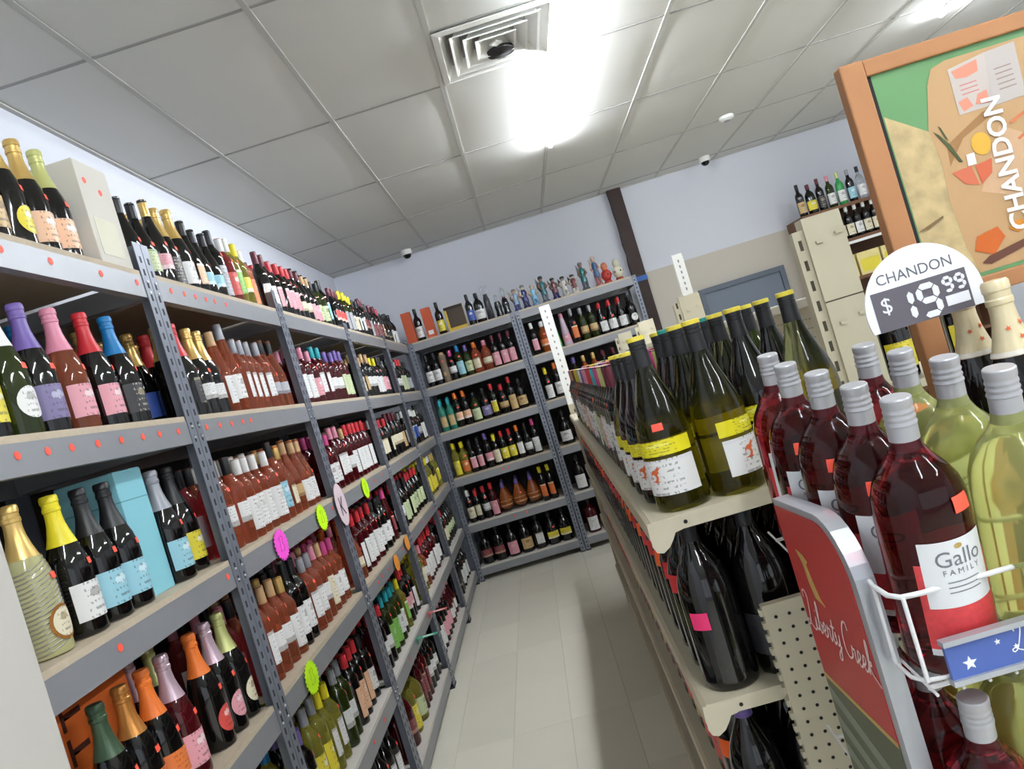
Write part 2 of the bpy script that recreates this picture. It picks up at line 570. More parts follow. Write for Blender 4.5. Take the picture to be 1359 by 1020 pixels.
def frust(mb, r0, z0, r1, z1, th=.004):
    for k in range(4):
        c, s = math.cos(k * PI / 2), math.sin(k * PI / 2)
        def P(a, b, z): return (a * c - b * s, a * s + b * c, z)
        n = len(mb.v)
        mb.v += [P(-r0, -r0, z0), P(r0, -r0, z0), P(r1, -r1, z1), P(-r1, -r1, z1),
                 P(-r0, -r0, z0 + th), P(r0, -r0, z0 + th), P(r1, -r1, z1 + th), P(-r1, -r1, z1 + th)]
        for q in ((0, 1, 2, 3), (7, 6, 5, 4), (0, 4, 5, 1), (3, 2, 6, 7)):
            mb.f.append(tuple(n + i for i in q)); mb.m.append(0)


frust(frm, .292, -.008, .262, -.014)
frust(frm, .262, -.014, .225, .05)
obj('vent_frame', frm.mesh('vent_frame', fix=False), whitep, t)
for r0 in (.205, .145, .088):
    lv = MB()
    frust(lv, r0, -.012, r0 - .04, .045)
    frust(lv, r0, -.012, r0 + .012, -.014)
    obj('louver', lv.mesh('louver', fix=False), whitep, t)
obj('vent_cavity', boxmesh('vent_cavity', -.225, -.225, .052, .225, .225, .056), mat('vent_dark', (150, 150, 150), .8), t)
obj('center_plate', MB().lathe([(0, -.004), (.03, -.006), (.034, 0), (0, .004)], 4).mesh('center_plate'), whitep, t)
tr = MB().lathe([(0, .03), (.075, .0), (.07, -.012), (.0, -.02)], 14, .02, .1, .0)
o = obj('torn_opening', tr.mesh('torn_opening'), black_m, t)
o['label'] = 'dark torn opening in the vent'

# cameras and smoke detector
for lab, x in (('white dome security camera in the left ceiling corner', -.80), ('white dome security camera above the grey door', 2.30)):
    t = thing('security_camera', lab, 'security camera', (x, 7.62, ZC - .002), group='dome security cameras')
    obj('housing', MB().lathe([(0, 0), (.055, 0), (.058, -.03), (.05, -.05), (0, -.05)], 20).mesh('housing', smooth=40), whitep, t)
    obj('dome', MB().lathe([(.042, -.05), (.038, -.07), (.022, -.085), (0, -.09)], 20).mesh('dome', smooth=60), mat('dome_black', (10, 10, 12), .08), t)
t = thing('smoke_detector', 'small round white smoke detector on ceiling', 'smoke detector', (2.19, 6.36, ZC))
obj('housing', MB().lathe([(0, 0), (.06, 0), (.06, -.02), (.04, -.035), (0, -.037)], 20).mesh('housing', smooth=40), whitep, t)
obj('sensor_ring', MB().lathe([(.03, -.036), (.028, -.042), (0, -.043)], 16).mesh('sensor_ring', smooth=40), steel, t)

# ------------------------------------------------------------------ grey boltless racks
ZK = [2.313, 1.861, 1.415, .963, .505, .085]
BOARD = .05
DEPTH = .60


def post_mesh(h, sx):
    """angle post with a row of slots on both flanges; sx=+1: front flange extends to +x"""
    m = MB()
    w = .043
    m.box(0 if sx > 0 else -w, 0, 0, w if sx > 0 else 0, .0025, h)
    m.box(0 if sx > 0 else -.0025, 0.0025, 0, .0025 if sx > 0 else 0, .043, h)
    z = .03
    while z < h - .03:
        xm = sx * w * .5
        m.box(xm - .005, -.0006, z, xm + .005, .0002, z + .02, 1)
        z += .04
    m.box(min(0, sx * .047), -.002, 0, max(0, sx * .047), .045, .012, 1)
    return m.mesh('post', 2)


POSTS = {}


def rack_unit(label, loc, rz, L, top=.1):
    t = thing('shelving_unit', label, 'shelf rack', loc, rz, 'grey steel shelving racks')
    H = ZK[0] + top
    for sx in (1, -1):
        k = (round(H, 3), sx)
        if k not in POSTS:
            POSTS[k] = post_mesh(H, sx)
        u = .002 if sx > 0 else L - .002
        obj('post', POSTS[k], [post_m, slot_m], t, (u, 0, 0))
        o = obj('post', POSTS[(round(H, 3), sx)], [post_m, slot_m], t, (u, DEPTH, 0))
        o.scale.y = -1
    beams = []
    for z in ZK:
        b = MB().box(.004, .003, z - .034, L - .004, .03, z + .034)
        for u in (.025, L - .025):
            for dz in (-.017, .017):
                n = MB().lathe([(0, 0), (.0045, 0), (.0035, .003), (0, .0035)], 8)
                k0 = len(b.v)
                b.v += [(u + p[0], -.0005 - p[2], z + dz + p[1]) for p in n.v]
                b.f += [tuple(k0 + q for q in fa) for fa in n.f]
                b.m += [1] * len(n.f)
        beams.append(obj('beam', b.mesh('beam', 2), [steel, rivet_m], t))
        obj('back_beam', boxmesh('back_beam', .004, DEPTH - .03, z - .034, L - .004, DEPTH - .003, z + .034), steel, t)
        for u in (.005, L - .027):
            obj('side_beam', boxmesh('side_beam', u, .032, z - .03, u + .022, DEPTH - .032, z + .03), steel, t)
        obj('shelf_board', boxmesh('shelf_board', .046, .004, z + .034, L - .046, DEPTH - .004, z + BOARD), board_m if z > .9 else boardw_m, t)
    o = obj('back_panel', boxmesh('back_panel', .004, DEPTH + .001, .04, L - .004, DEPTH + .007, ZK[0] - .04), rack_shade_m, t)  # dark sheet added in place of the shade behind the bottles
    o['label'] = 'dark sheet added as shelf interior shade'
    return t, beams


dot_me = MB().lathe([(0, 0), (.0095, 0), (.009, .0008), (0, .001)], 12).mesh('price_dot')


def dots(beam, u, z, n=1):
    o = obj('price_dot', dot_me, dot_m, beam, (u, .0022, z), (R(90), 0, 0))


LX = -1.006
LY = [1.03, 2.275, 3.493, 4.776, 6.056, 7.195]
BAYW = ['nearest', 'second', 'third', 'fourth', 'last']
left_units = []
for i in range(5):
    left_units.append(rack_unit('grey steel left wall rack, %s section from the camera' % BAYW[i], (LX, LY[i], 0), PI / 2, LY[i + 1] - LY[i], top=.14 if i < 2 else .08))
for (k, ylist) in ((0, [1.616, 1.789, 2.003, 2.19, 2.403, 2.496, 2.579, 2.664, 2.741, 2.844]), (1, [1.472, 1.567, 1.651, 1.753, 1.856, 1.961, 2.052, 2.163, 2.357, 2.459, 2.557, 2.66, 2.737]),
                   (2, [2.192, 1.605, 3.371, 4.301, 4.566, 5.211]), (3, [3.75, 3.863, 4.01, 4.484, 5.323, 5.9]), (4, [3.0, 3.2, 3.9]), (5, [])):
    for y in ylist:
        for i in range(5):
            if LY[i] < y < LY[i + 1]:
                dots(left_units[i][1][k], y - LY[i], ZK[k] + .008)
BY = 7.2
BX = [-1.0, .05, 1.245]
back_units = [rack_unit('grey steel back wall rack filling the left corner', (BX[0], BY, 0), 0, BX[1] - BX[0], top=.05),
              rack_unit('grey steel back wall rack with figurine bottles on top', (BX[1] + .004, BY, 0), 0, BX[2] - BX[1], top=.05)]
for k, ul in ((3, [.52, .57]), (4, [.5, .62])):
    for u in ul:
        dots(back_units[0][1][k], u, ZK[k] + .01)

# ------------------------------------------------------------------ bottles
SH = {}


def shape(code, name, glass, cap, lab, sticker, seg=16, capz=None, arc=1.25):
    SH[code] = dict(name=name, glass=glass, cap=cap, lab=lab, sticker=sticker, seg=seg, r=max(p[0] for p in glass), h=max(p[1] for p in glass), arc=arc)


def scaled(prof, s, t):
    return [(r * s, z * t) for r, z in prof]


bord = [(0, .006), (.02, .004), (.031, 0), (.0362, .003), (.0375, .012), (.0375, .182), (.0365, .194), (.0325, .207), (.0245, .22), (.0175, .232), (.0148, .245), (.0145, .29), (.0155, .292), (.0155, .3), (0, .3)]
bordcap = [(.0150, .240), (.0156, .243), (.0156, .297), (.0148, .3015), (0, .302)]
burg = [(0, .006), (.022, .004), (.034, 0), (.0395, .003), (.041, .012), (.041, .125), (.0395, .145), (.035, .168), (.0275, .192), (.0205, .215), (.0165, .235), (.015, .25), (.0147, .29), (.016, .292), (.016, .3), (0, .3)]
fizz = [(0, .006), (.022, .004), (.037, 0), (.0435, .004), (.0448, .014), (.0448, .14), (.0432, .158), (.0385, .182), (.0305, .206), (.0235, .228), (.0185, .25), (.0165, .27), (.0163, .302), (.0163, .31), (0, .311)]
fizzcap = [(.0315, .2045), (.0298, .210), (.0243, .228), (.0192, .25), (.0172, .268), (.0172, .279), (.0189, .281), (.0189, .288), (.0174, .290), (.0176, .299), (.0192, .301), (.019, .312), (.0165, .3165), (0, .318)]
hock = [(0, .005), (.026, .002), (.034, 0), (.0375, .005), (.0375, .14), (.036, .165), (.031, .2), (.024, .24), (.018, .275), (.015, .30), (.0148, .325), (0, .33)]
hockcap = [(.0182, .276), (.0165, .292), (.0158, .33), (.0150, .334), (0, .335)]
tall = [(0, .004), (.028, .002), (.034, 0), (.037, .004), (.037, .165), (.0355, .182), (.029, .198), (.019, .21), (.0148, .222), (.0145, .265), (0, .27)]
tallcap = [(.0152, .236), (.0158, .238), (.0158, .283), (.0148, .287), (0, .288)]
liq = [(0, .004), (.034, .002), (.043, 0), (.047, .006), (.0475, .05), (.0475, .14), (.0455, .16), (.036, .182), (.022, .198), (.0165, .208), (.016, .24), (0, .245)]
liqcap = [(.0175, .212), (.019, .214), (.019, .252), (.0175, .257), (0, .258)]
jug = [(0, .006), (.045, .003), (.057, 0), (.0625, .008), (.063, .02), (.063, .16), (.0605, .185), (.05, .212), (.033, .235), (.021, .252), (.0175, .268), (.0172, .305), (0, .31)]
jugcap = [(.0185, .276), (.0195, .278), (.0195, .318), (.018, .322), (0, .323)]
cone = [(0, .004), (.034, .002), (.04, 0), (.043, .006), (.042, .02), (.0335, .14), (.022, .25), (.016, .29), (.0158, .30), (0, .302)]
conecap = [(.0165, .287), (.0168, .289), (.0168, .318), (.0155, .322), (0, .323)]
dec = [(0, .03), (.02, .03), (.045, .034), (.062, .06), (.068, .1), (.06, .145), (.042, .19), (.026, .225), (.018, .25), (0, .252)]
deccap = [(.0185, .24), (.02, .245), (.017, .28), (.008, .30), (0, .302)]
shape('B', 'wine bottle', bord, bordcap, (.042, .142), .188)
shape('U', 'wine bottle', burg, bordcap, (.036, .112), .138)
shape('F', 'sparkling bottle', fizz, fizzcap, (.034, .115), .150)
shape('H', 'flute bottle', hock, hockcap, (.05, .14), .165)
shape('T', 'liquor bottle', scaled(tall, 1.04, 1.1), scaled(tallcap, 1.04, 1.1), (.03, .137), .172)
shape('L', 'squat bottle', scaled(liq, 1.0, 1.12), scaled(liqcap, 1.0, 1.12), (.033, .123), .16)
shape('J', 'liquor jug', jug, jugcap, (.035, .135), .17, arc=1.0)
shape('C', 'conical bottle', cone, conecap, (.04, .11), .14)
shape('A', 'round decanter', dec, deccap, (.07, .12), .15)
logp = [(0, .003), (.03, 0), (.036, .006), (.034, .05), (.037, .1), (.033, .16), (.036, .21), (.034, .262), (.03, .268), (0, .27)]
logcap = [(.018, .266), (.02, .268), (.019, .292), (0, .295)]
shape('W', 'log bottle', logp, logcap, (.06, .10), .2, arc=.5)
mag_s, mag_t = .0505 / .0375, .32 / .30
gal = [(0, .006), (.03, .004), (.043, 0), (.0495, .004), (.051, .014), (.051, .185), (.0495, .205), (.0445, .222), (.035, .238), (.0245, .25), (.018, .262), (.0155, .275), (.0152, .315), (0, .318)]
galcap = [(.0152, .258), (.0164, .2585), (.0162, .2880), (.0172, .2890), (.0172, .2905), (.0160, .2925), (.0160, .2945), (.0168, .2960), (.0168, .2975), (.0158, .2995), (.0158, .3015), (.0166, .303), (.0166, .3045), (.0158, .3065), (.0158, .309), (.0165, .3105), (.0164, .3185), (.0152, .32), (0, .3203)]
shape('M', 'magnum bottle', gal, galcap, (.04, .15), .19, seg=24)
ytl = [(0, .008), (.03, .006), (.046, 0), (.0525, .004), (.054, .014), (.054, .145), (.0525, .165), (.047, .19), (.038, .218), (.0285, .245), (.0215, .268), (.0175, .285), (.0162, .3), (.0158, .334), (0, .338)]
ytlcap = [(.0182, .283), (.0178, .29), (.0170, .302), (.0170, .318), (.0162, .319), (.0170, .320), (.0170, .326), (.0162, .327), (.0170, .328), (.0172, .337), (.0165, .3395), (0, .340)]
shape('X', 'magnum bottle', ytl, ytlcap, (.035, .105), .16, seg=28)
bigm = [(0, .01), (.04, .006), (.05, 0), (.058, .006), (.059, .02), (.059, .2), (.056, .23), (.047, .262), (.032, .292), (.022, .312), (.0175, .33), (.0172, .36), (0, .362)]
bigcap = [(.0205, .315), (.0185, .33), (.0185, .362), (.017, .366), (0, .367)]
shape('Z', 'large dark bottle', bigm, bigcap, (.05, .14), .2, seg=24)


def rad_at(prof, z):
    best = 0
    for (r0, z0), (r1, z1) in zip(prof, prof[1:]):
        if z0 <= z <= z1 and z1 > z0:
            best = max(best, r0 + (r1 - r0) * (z - z0) / (z1 - z0))
    return best


def patch(prof, z0, z1, a0, a1, na=10, off=.0006, nz=None, poly=None):
    """curved paper patch on a bottle, front = -Y; UV 0..1"""
    nz = nz or max(1, int((z1 - z0) / .03))
    v, f, uv = [], [], []
    for j in range(nz + 1):
        z = z0 + (z1 - z0) * j / nz
        r = rad_at(prof, z) + off
        for i in range(na + 1):
            a = a0 + (a1 - a0) * i / na
            v.append((r * math.sin(a), -r * math.cos(a), z)); uv.append((i / na, j / nz))
    for j in range(nz):
        for i in range(na):
            q = j * (na + 1) + i
            f.append((q, q + 1, q + na + 2, q + na + 1))
    me = bpy.data.meshes.new('label')
    me.from_pydata(v, [], f)
    l = me.uv_layers.new(name='UVMap')
    for lp in me.loops:
        l.data[lp.index].uv = uv[lp.vertex_index]
    me.polygons.foreach_set('use_smooth', [True] * len(f))
    me.materials.append(None)
    return me


def ellipse_patch(prof, zc, hz, ha, off=.0009, n=20, rings=5):
    v, f, uv = [], [], []
    zz = lambda s, t: zc + hz * s * math.sin(t)
    v.append((0, -(rad_at(prof, zc) + off), zc)); uv.append((.5, .5))
    for k in range(1, rings + 1):
        s = k / rings
        for i in range(n):
            t = 2 * PI * i / n
            z = zz(s, t); a = ha * s * math.cos(t); r = rad_at(prof, z) + off
            v.append((r * math.sin(a), -r * math.cos(a), z)); uv.append((.5 + .5 * s * math.cos(t), .5 + .5 * s * math.sin(t)))
    for i in range(n):
        f.append((0, 1 + i, 1 + (i + 1) % n))
        for k in range(rings - 1):
            a, b = 1 + k * n, 1 + (k + 1) * n
            f.append((a + i, b + i, b + (i + 1) % n, a + (i + 1) % n))
    me = bpy.data.meshes.new('oval_label')
    me.from_pydata(v, [], f)
    l = me.uv_layers.new(name='UVMap')
    for lp in me.loops:
        l.data[lp.index].uv = uv[lp.vertex_index]
    me.polygons.foreach_set('use_smooth', [True] * len(f))
    me.materials.append(None)
    return me


for c, s in SH.items():
    s['gm'] = MB().lathe(s['glass'], s['seg']).mesh('glass', smooth=50)
    s['cm'] = MB().lathe(s['cap'], s['seg']).mesh('cap', smooth=35)
    s['lm'] = patch(s['glass'], s['lab'][0], s['lab'][1], -s['arc'], s['arc'])
    lz0, lz1 = s['lab']
    lh = lz1 - lz0
    s['lv'] = [s['lm'], patch(s['glass'], lz0 + lh * .12, lz1 + lh * .16, -s['arc'] * .62, s['arc'] * .62), patch(s['glass'], lz0 + lh * .3, lz1 - lh * .02, -s['arc'], s['arc']), patch(s['glass'], lz0 - lh * .12, lz1 + lh * .1, -s['arc'] * .85, s['arc'] * .85)]
    z = s['sticker']
    aw = .011 / s['r']
    s['sm'] = patch(s['glass'], z, z + .014, -aw + .25, aw + .25, 3, .0012, 1)
    if c in 'FUTL':
        s['om'] = ellipse_patch(s['glass'], (s['lab'][0] + s['lab'][1]) / 2, .036, .75)

ORD = ['top', 'second', 'third', 'fourth', 'fifth', 'bottom']
NAME_OF = {'B': 'wine_bottle', 'U': 'wine_bottle', 'F': 'sparkling_wine_bottle', 'H': 'flute_bottle', 'T': 'liquor_bottle', 'L': 'liquor_bottle',
           'J': 'liquor_jug', 'C': 'conical_bottle', 'A': 'decanter', 'W': 'log_bottle', 'M': 'magnum_bottle', 'X': 'magnum_bottle', 'Z': 'magnum_bottle'}
USED = {}
NUM = ['zero', 'one', 'two', 'three', 'four', 'five', 'six', 'seven', 'eight', 'nine', 'ten', 'eleven', 'twelve']
ONES = ['', 'first', 'second', 'third', 'fourth', 'fifth', 'sixth', 'seventh', 'eighth', 'ninth', 'tenth', 'eleventh', 'twelfth', 'thirteenth',
        'fourteenth', 'fifteenth', 'sixteenth', 'seventeenth', 'eighteenth', 'nineteenth', 'twentieth']


def ordinal(n):
    return ONES[n] if n <= 20 else ('thirtieth' if n == 30 else ('twenty-' if n < 30 else 'thirty-') + ONES[n % 10])


def look(tok):
    c, g, cp, lb = tok[:4]
    return '%s %s, %s cap, %s label' % (GL[g][0], SH[c]['name'], CP[cp][0], LB[lb][0])


def series_labels(toks, where, ends=('nearest', 'farthest')):
    """one label per bottle: its look, its shelf and, among look-alikes there, its place"""
    tot, seen, out = {}, {}, []
    for t in toks:
        tot[look(t)] = tot.get(look(t), 0) + 1
    for t in toks:
        k = look(t)
        seen[k] = i = seen.get(k, 0) + 1
        n = tot[k]
        pos = '' if n == 1 else ', %s of %s' % (ends[0] if i == 1 else (ends[1] if i == n else ordinal(i)), NUM[n] if n < 13 else 'many')
        out.append(k + ', ' + where + pos)
    return out


def bottle(spec, loc, rz, label, group, cat='bottle', sticker=True, oval=False, mats=None, rot=None, labels=True, style=None, hs=1):
    c, g, cp, lb = spec[:4]
    s = SH[c]
    t = thing(NAME_OF[c], label, cat, loc, rz, group, rot)
    t.scale = (1, 1, hs)
    obj('glass', s['gm'], GL[g][1], t)
    obj('foil' if c == 'F' else 'cap', s['cm'], CP[cp][1], t)
    if labels:
        lm = LBM[lb][style if style is not None else 0] if len(spec) < 5 else LBM[lb][int(spec[4])]
        obj('label', s['om'] if oval and 'om' in s else (s['lv'][style] if style is not None else s['lm']), lm, t)
    if sticker:
        obj('price_sticker', s['sm'], dot_m, t)
    return t


rear = {}


def rear_bottle(spec, x, y, z, rz):
    rear.setdefault(spec[:4], []).append((x, y, z, rz))


RUN = [0]


def fill(runs, origin, rz, u0, u1, z, where, group, rows=2, setback=.03, stick=.75, stretch=True, ends=('nearest', 'farthest')):
    """stand bottle runs along a shelf; origin+rz give the shelf's front left corner and direction"""
    toks = []
    for tok in runs.split():
        RUN[0] += 1
        oval = tok.endswith('!')
        tk = tok.rstrip('!')
        for _ in range(int(tk[4:])):
            toks.append((tk[:4], RUN[0], oval))
    tot = sum(2 * SH[t[0][0]]['r'] + .005 for t in toks)
    k = (u1 - u0) / tot
    gap = (u1 - u0 - sum(2 * SH[t[0][0]]['r'] for t in toks)) / len(toks)
    if gap < .002:
        # too many: drop from the end
        while toks and sum(2 * SH[t[0][0]]['r'] + .003 for t in toks) > u1 - u0:
            toks.pop()
        gap = .003
    if not stretch:
        gap = min(gap, .012)
    u = u0
    cr, sr = math.cos(rz), math.sin(rz)
    labs = series_labels([q[0] for q in toks], where, ends)
    for (tk, rid, oval), lab_ in zip(toks, labs):
        s = SH[tk[0]]
        u += gap / 2 + s['r']
        w = setback + s['r'] + random.uniform(0, .012)
        x, y = origin[0] + cr * u - sr * w, origin[1] + sr * u + cr * w
        bottle(tk, (x, y, z), rz + random.uniform(-.25, .25), lab_, group, sticker=random.random() < stick, oval=oval, style=rid % 4, hs=(1, .95, 1.05, .98, 1.03)[rid % 5])
        for rr in range(1, rows + 1):
            ww = w + rr * (2 * s['r'] + .006)
            if ww < .54:
                rear_bottle(tk, origin[0] + cr * u - sr * ww, origin[1] + sr * u + cr * ww, z, rz)
        u += s['r'] + gap / 2


LEFT = [
    [None, 'UkKe2 UkGp1 FkGk1 FkGw1 UkKq1 UkKl2 BkKs1 BpWr1 ByWg1 ByYy1 BrWo1', 'BkDw2 BkRp4 UkDc2 UkNp2 BgKe2 BkKl1', 'BkDr3 BgYs2 BkYc2 BkKw2 BkDm2 BkKs1', 'BkDm2 BkRq1 LkKk2 LkKw2'],
    [None, 'FkGb1 FkRk1 FkGw2 HrNw1 HrSw1 BrSw4 UrKs2', 'BdPw3 BdPp1 BdTw2 BdVw2 BdVe2', 'BkNc2 BkNt1 BkNw2 BkYw2 BkKp2', 'BkKw2 BkSw2 BkRe2 BkKs2'],
    [None, 'BpKs1 BrKw2 BrWw4 BrKl1 UrGc1 UrNt1 UrNw2', 'BdMw3 BdPw2 BdNw1 BdRw5', 'BkWw1 BkRc3 BkDc3 BkKt1', 'BkWw2 BkWb2 BkWs2 TkKw2'],
    [None, 'BpPw1 BrKw1 BrNw2 BrGw1 BkKw2 BrSw2 BrPw1 BrNc1 BrMw2', 'UrOc1 UrPc1 BdRw4 BkKw3 HdMm1', 'BkRw2 BkKe3 BkRe4', 'BkSc1 ByYr1 ByYy2 TkWy2 ByGy2'],
    [None, 'ByUw1 BkVy1 BySy2 ByYw2 BgSw2 BkRq3 BkKw1', 'BdRc1 BkRw2 BgTg2 BgTw2 ByYg1 BkRp2 BkKw1', 'ByYw2 ByYc1 BrPw1 BdRw5 BkKw1', 'BkRc4 BkKe4'],
    [None, 'BgKe3 BkDm4 BkKw4', 'JdRm2 JyNy1 JyEe1 BdRm3 BkKw3', 'BkKw3 BkPp3 UdPw3', 'BkKk4 BkKw4'],
]
for k in range(6):
    for b in range(1, 5):
        fill(LEFT[k][b], (LX, LY[b]), PI / 2, .06, LY[b + 1] - LY[b] - .06 - (.0 if b < 4 else .02), ZK[k] + BOARD,
             '%s shelf, %s left section' % (ORD[k], BAYW[b]), 'bottles on the left wall rack', rows=1 if k < 1 else (2 if k < 3 else 3))
# back rack
BACK = [
    [None, None],
    ['BkKw2 WwNt1 BkMw1 BgUl1 BgVe1 LrOc1 LrPc1 TkDp3 TkSs2', 'TkWp1 LaWo1 CeEg1 CvPp1 TkSo1 TgSt2 UkRw3 LkKw1!'],
    ['TtTt2 TkOq2 LgKe1 LkKv1 TkRy1 LkRt1 TkRt1 LkKt1 TkOw1 TkOq1', 'TkYw1 TkOw1 TgEw1 TkVb1 TaGy2 TkDw2 TdRm2 TkWs1'],
    ['TyYy1 TyYo1 TkKp2 TkVp1 BkYc1 BkRy2 TkOw1 TkKw1 TkMw2', 'JkKw1 ByEc2 TkRw3 TdRr3'],
    ['BkWc1 BkRc1 BkRw1 TdRp1 AaVt3 TkYo2 TkYq1', 'JkKw1 TdRr4 TkKw3'],
    ['JkKm2 JkKp1 JkKt1 JkKw1 JkKy2', 'JdKw1 JkKw3 JkKt3'],
]
for k in range(1, 6):
    for b in range(2):
        L = (BX[1] - BX[0]) if b == 0 else (BX[2] - BX[1])
        u0 = .07
        if k == 1 and b == 0:
            u0 = .07
        fill(BACK[k][b], (BX[b], BY), 0, u0, L - .06, ZK[k] + BOARD, '%s shelf, %s back rack' % (ORD[k], 'left' if b == 0 else 'right'),
             'bottles on the back wall rack', rows=1, stick=.35, ends=('leftmost', 'rightmost'))

# ---- nearest left section: placed one by one (near to far)
def near(spec, y, k, label, dx=0, oval=False, sticker=True, labels=True):
    r = SH[spec[0]]['r']
    return bottle(spec, (LX - .03 - r - dx, y, ZK[k] + BOARD), PI / 2 + random.uniform(-.12, .12), label, 'sparkling bottles in the nearest left section', oval=oval, sticker=sticker, labels=labels)


near('FkGt', 1.61, 0, 'dark sparkling bottle, gold foil, tan label, beside yellow circle bottle')
near('FkGt', 1.71, 0, 'gold-foiled dark sparkling bottle with tan band label on top shelf')
near('FkGy', 1.805, 0, 'dark sparkling bottle with yellow oval label and gold foil, top shelf', oval=True)
near('FkGq', 1.90, 0, 'gold-foiled dark bottle with peach label left of white box')
near('FkEq', 1.99, 0, 'pale green foiled dark bottle with peach label against white box')
near('FkKy', 1.40, 1, 'dark sparkling bottle with yellow bordered label at left photo edge')
near('FkWy', 1.51, 1, 'dark sparkling bottle with white foil and yellow label, second shelf')
near('FgWw', 1.615, 1, 'green sparkling bottle with white foil and round white label', oval=True)
near('FkVv', 1.715, 1, 'dark sparkling bottle with purple foil and purple flower label')
near('FrPp', 1.835, 1, 'copper rose sparkling bottle with pink foil and flower label')
near('FkRp', 1.965, 1, 'dark sparkling bottle with red foil and pink flower label')
near('FkUk', 2.085, 1, 'dark sparkling bottle with blue foil beside rack post, second shelf')
near('FkGk', 2.165, 1, 'gold-foiled dark bottle set back beside rack post, second shelf', dx=.13)
near('FkUk', 1.89, 1, 'blue-foiled dark bottle standing behind pink and red foiled ones', dx=.13, sticker=False)
near('FkRk', 1.765, 1, 'red-foiled dark bottle standing behind pink foiled bottle', dx=.13, sticker=False)
near('FkRk', 1.665, 1, 'red-foiled dark bottle standing behind purple foiled bottle', dx=.13, sticker=False)
near('FkYw0', 1.63, 2, 'dark sparkling bottle with yellow foil and white label, third shelf')
near('FkKl', 1.735, 2, 'black-foiled dark bottle with light blue label beside yellow foiled one')
near('FkKl', 1.835, 2, 'black-foiled dark bottle with light blue label against teal box')
near('FkSl', 2.075, 2, 'silver-foiled dark bottle with light blue label right of teal box')
near('FpSl', 2.16, 2, 'silver-foiled rose bottle behind light blue labelled bottle', dx=.05)
near('FkKy', 2.205, 2, 'black-foiled dark bottle with yellow script beside the rack post', dx=.02)
near('FkYw', 1.55, 2, 'yellow-foiled dark bottle standing behind the ribbed bottle', dx=.14, sticker=False)
near('FkFe', 1.575, 3, 'dark sparkling bottle with dark green foil before orange box')
near('FkCo', 1.67, 3, 'copper-foiled dark sparkling bottle beside the orange box')
near('FkOo2', 1.765, 3, 'orange-foiled dark sparkling bottle with orange label, tallest of the orange')
near('FdLp', 1.86, 3, 'lilac-foiled dark red sparkling bottle with pale pink label')
near('FkOr', 2.015, 3, 'dark sparkling bottle with orange foil and orange oval label', oval=True)
near('FkLp', 2.108, 3, 'lilac-foiled dark sparkling bottle with pink oval label', oval=True)
near('FkEc', 2.2, 3, 'pale green foiled dark bottle with round cream label by post', oval=True)
near('FkLk', 1.945, 3, 'lilac-foiled dark bottle in the row behind, fourth shelf', dx=.14, sticker=False)
near('FkEk', 2.05, 3, 'pale green foiled dark bottle in the row behind, fourth shelf', dx=.14, sticker=False)
near('FyEe', 2.13, 4, 'pale yellow sparkling bottle low by the first rack post')
near('FyGe', 2.02, 4, 'gold-foiled pale yellow sparkling bottle low on the nearest rack')
for k in (0, 1, 2, 3, 4):
    for i in range(6 if k else 4):
        for rr in ((1,) if k < 2 else (1, 2)):
            if k in (2, 3):
                continue
            rear_bottle(random.choice(('FkGk', 'FkKk', 'FkKw')), LX - .08 - .17 - .1 * rr, 1.55 + .1 * i, ZK[k] + BOARD, PI / 2)

# ribbed crystal bottle at the left edge, third shelf
rib_g = mat('ribbed_glass', (206, 204, 150), .08, trans=.35)
rib_s = mat('ribbed_silver', (224, 222, 214), .15, .8)
t = thing('sparkling_wine_bottle', 'silver ribbed sparkling bottle with gold foil and oval cream label', 'bottle', (LX - .075, 1.50, ZK[2] + BOARD), PI / 2, 'sparkling bottles in the nearest left section')
s = SH['F']
obj('glass', s['gm'], rib_g, t)
obj('foil', s['cm'], CP['G'][1], t)
for q in range(19):
    pts = []
    for i in range(17):
        a = 2 * PI * i / 16
        z = .026 + q * .0092 + .016 * math.sin(a)
        pts.append(((rad_at(s['glass'], min(z, .2)) + .0005) * math.sin(a), -(rad_at(s['glass'], min(z, .2)) + .0005) * math.cos(a), z))
    obj('rib', MB().tube(pts, .0019, 5).mesh('rib', smooth=60), rib_s, t)
obj('label_frame', ellipse_patch(s['glass'], .062, .036, .72, off=.0032), CP['C'][1], t)
obj('label', ellipse_patch(s['glass'], .062, .030, .58, off=.0040), LBM['c'][0], t)
obj('price_sticker', s['sm'], dot_m, t, (0, -.003, 0))


def carton(name, label, x0, y0, z0, x1, y1, z1, m, cat='box'):
    t = thing(name, label, cat, ((x0 + x1) / 2, (y0 + y1) / 2, z0))
    a, b, h = (x1 - x0) / 2, (y1 - y0) / 2, z1 - z0
    obj('carton', boxmesh('carton', -a, -b, 0, a, b, h - .002, .002), m, t)
    obj('lid_flap', MB().box(-a + .002, -b + .002, h - .002, a - .002, b * .2, h).box(-a + .002, b * .22, h - .002, a - .002, b - .002, h + .001).mesh('lid_flap'), m, t)
    return t


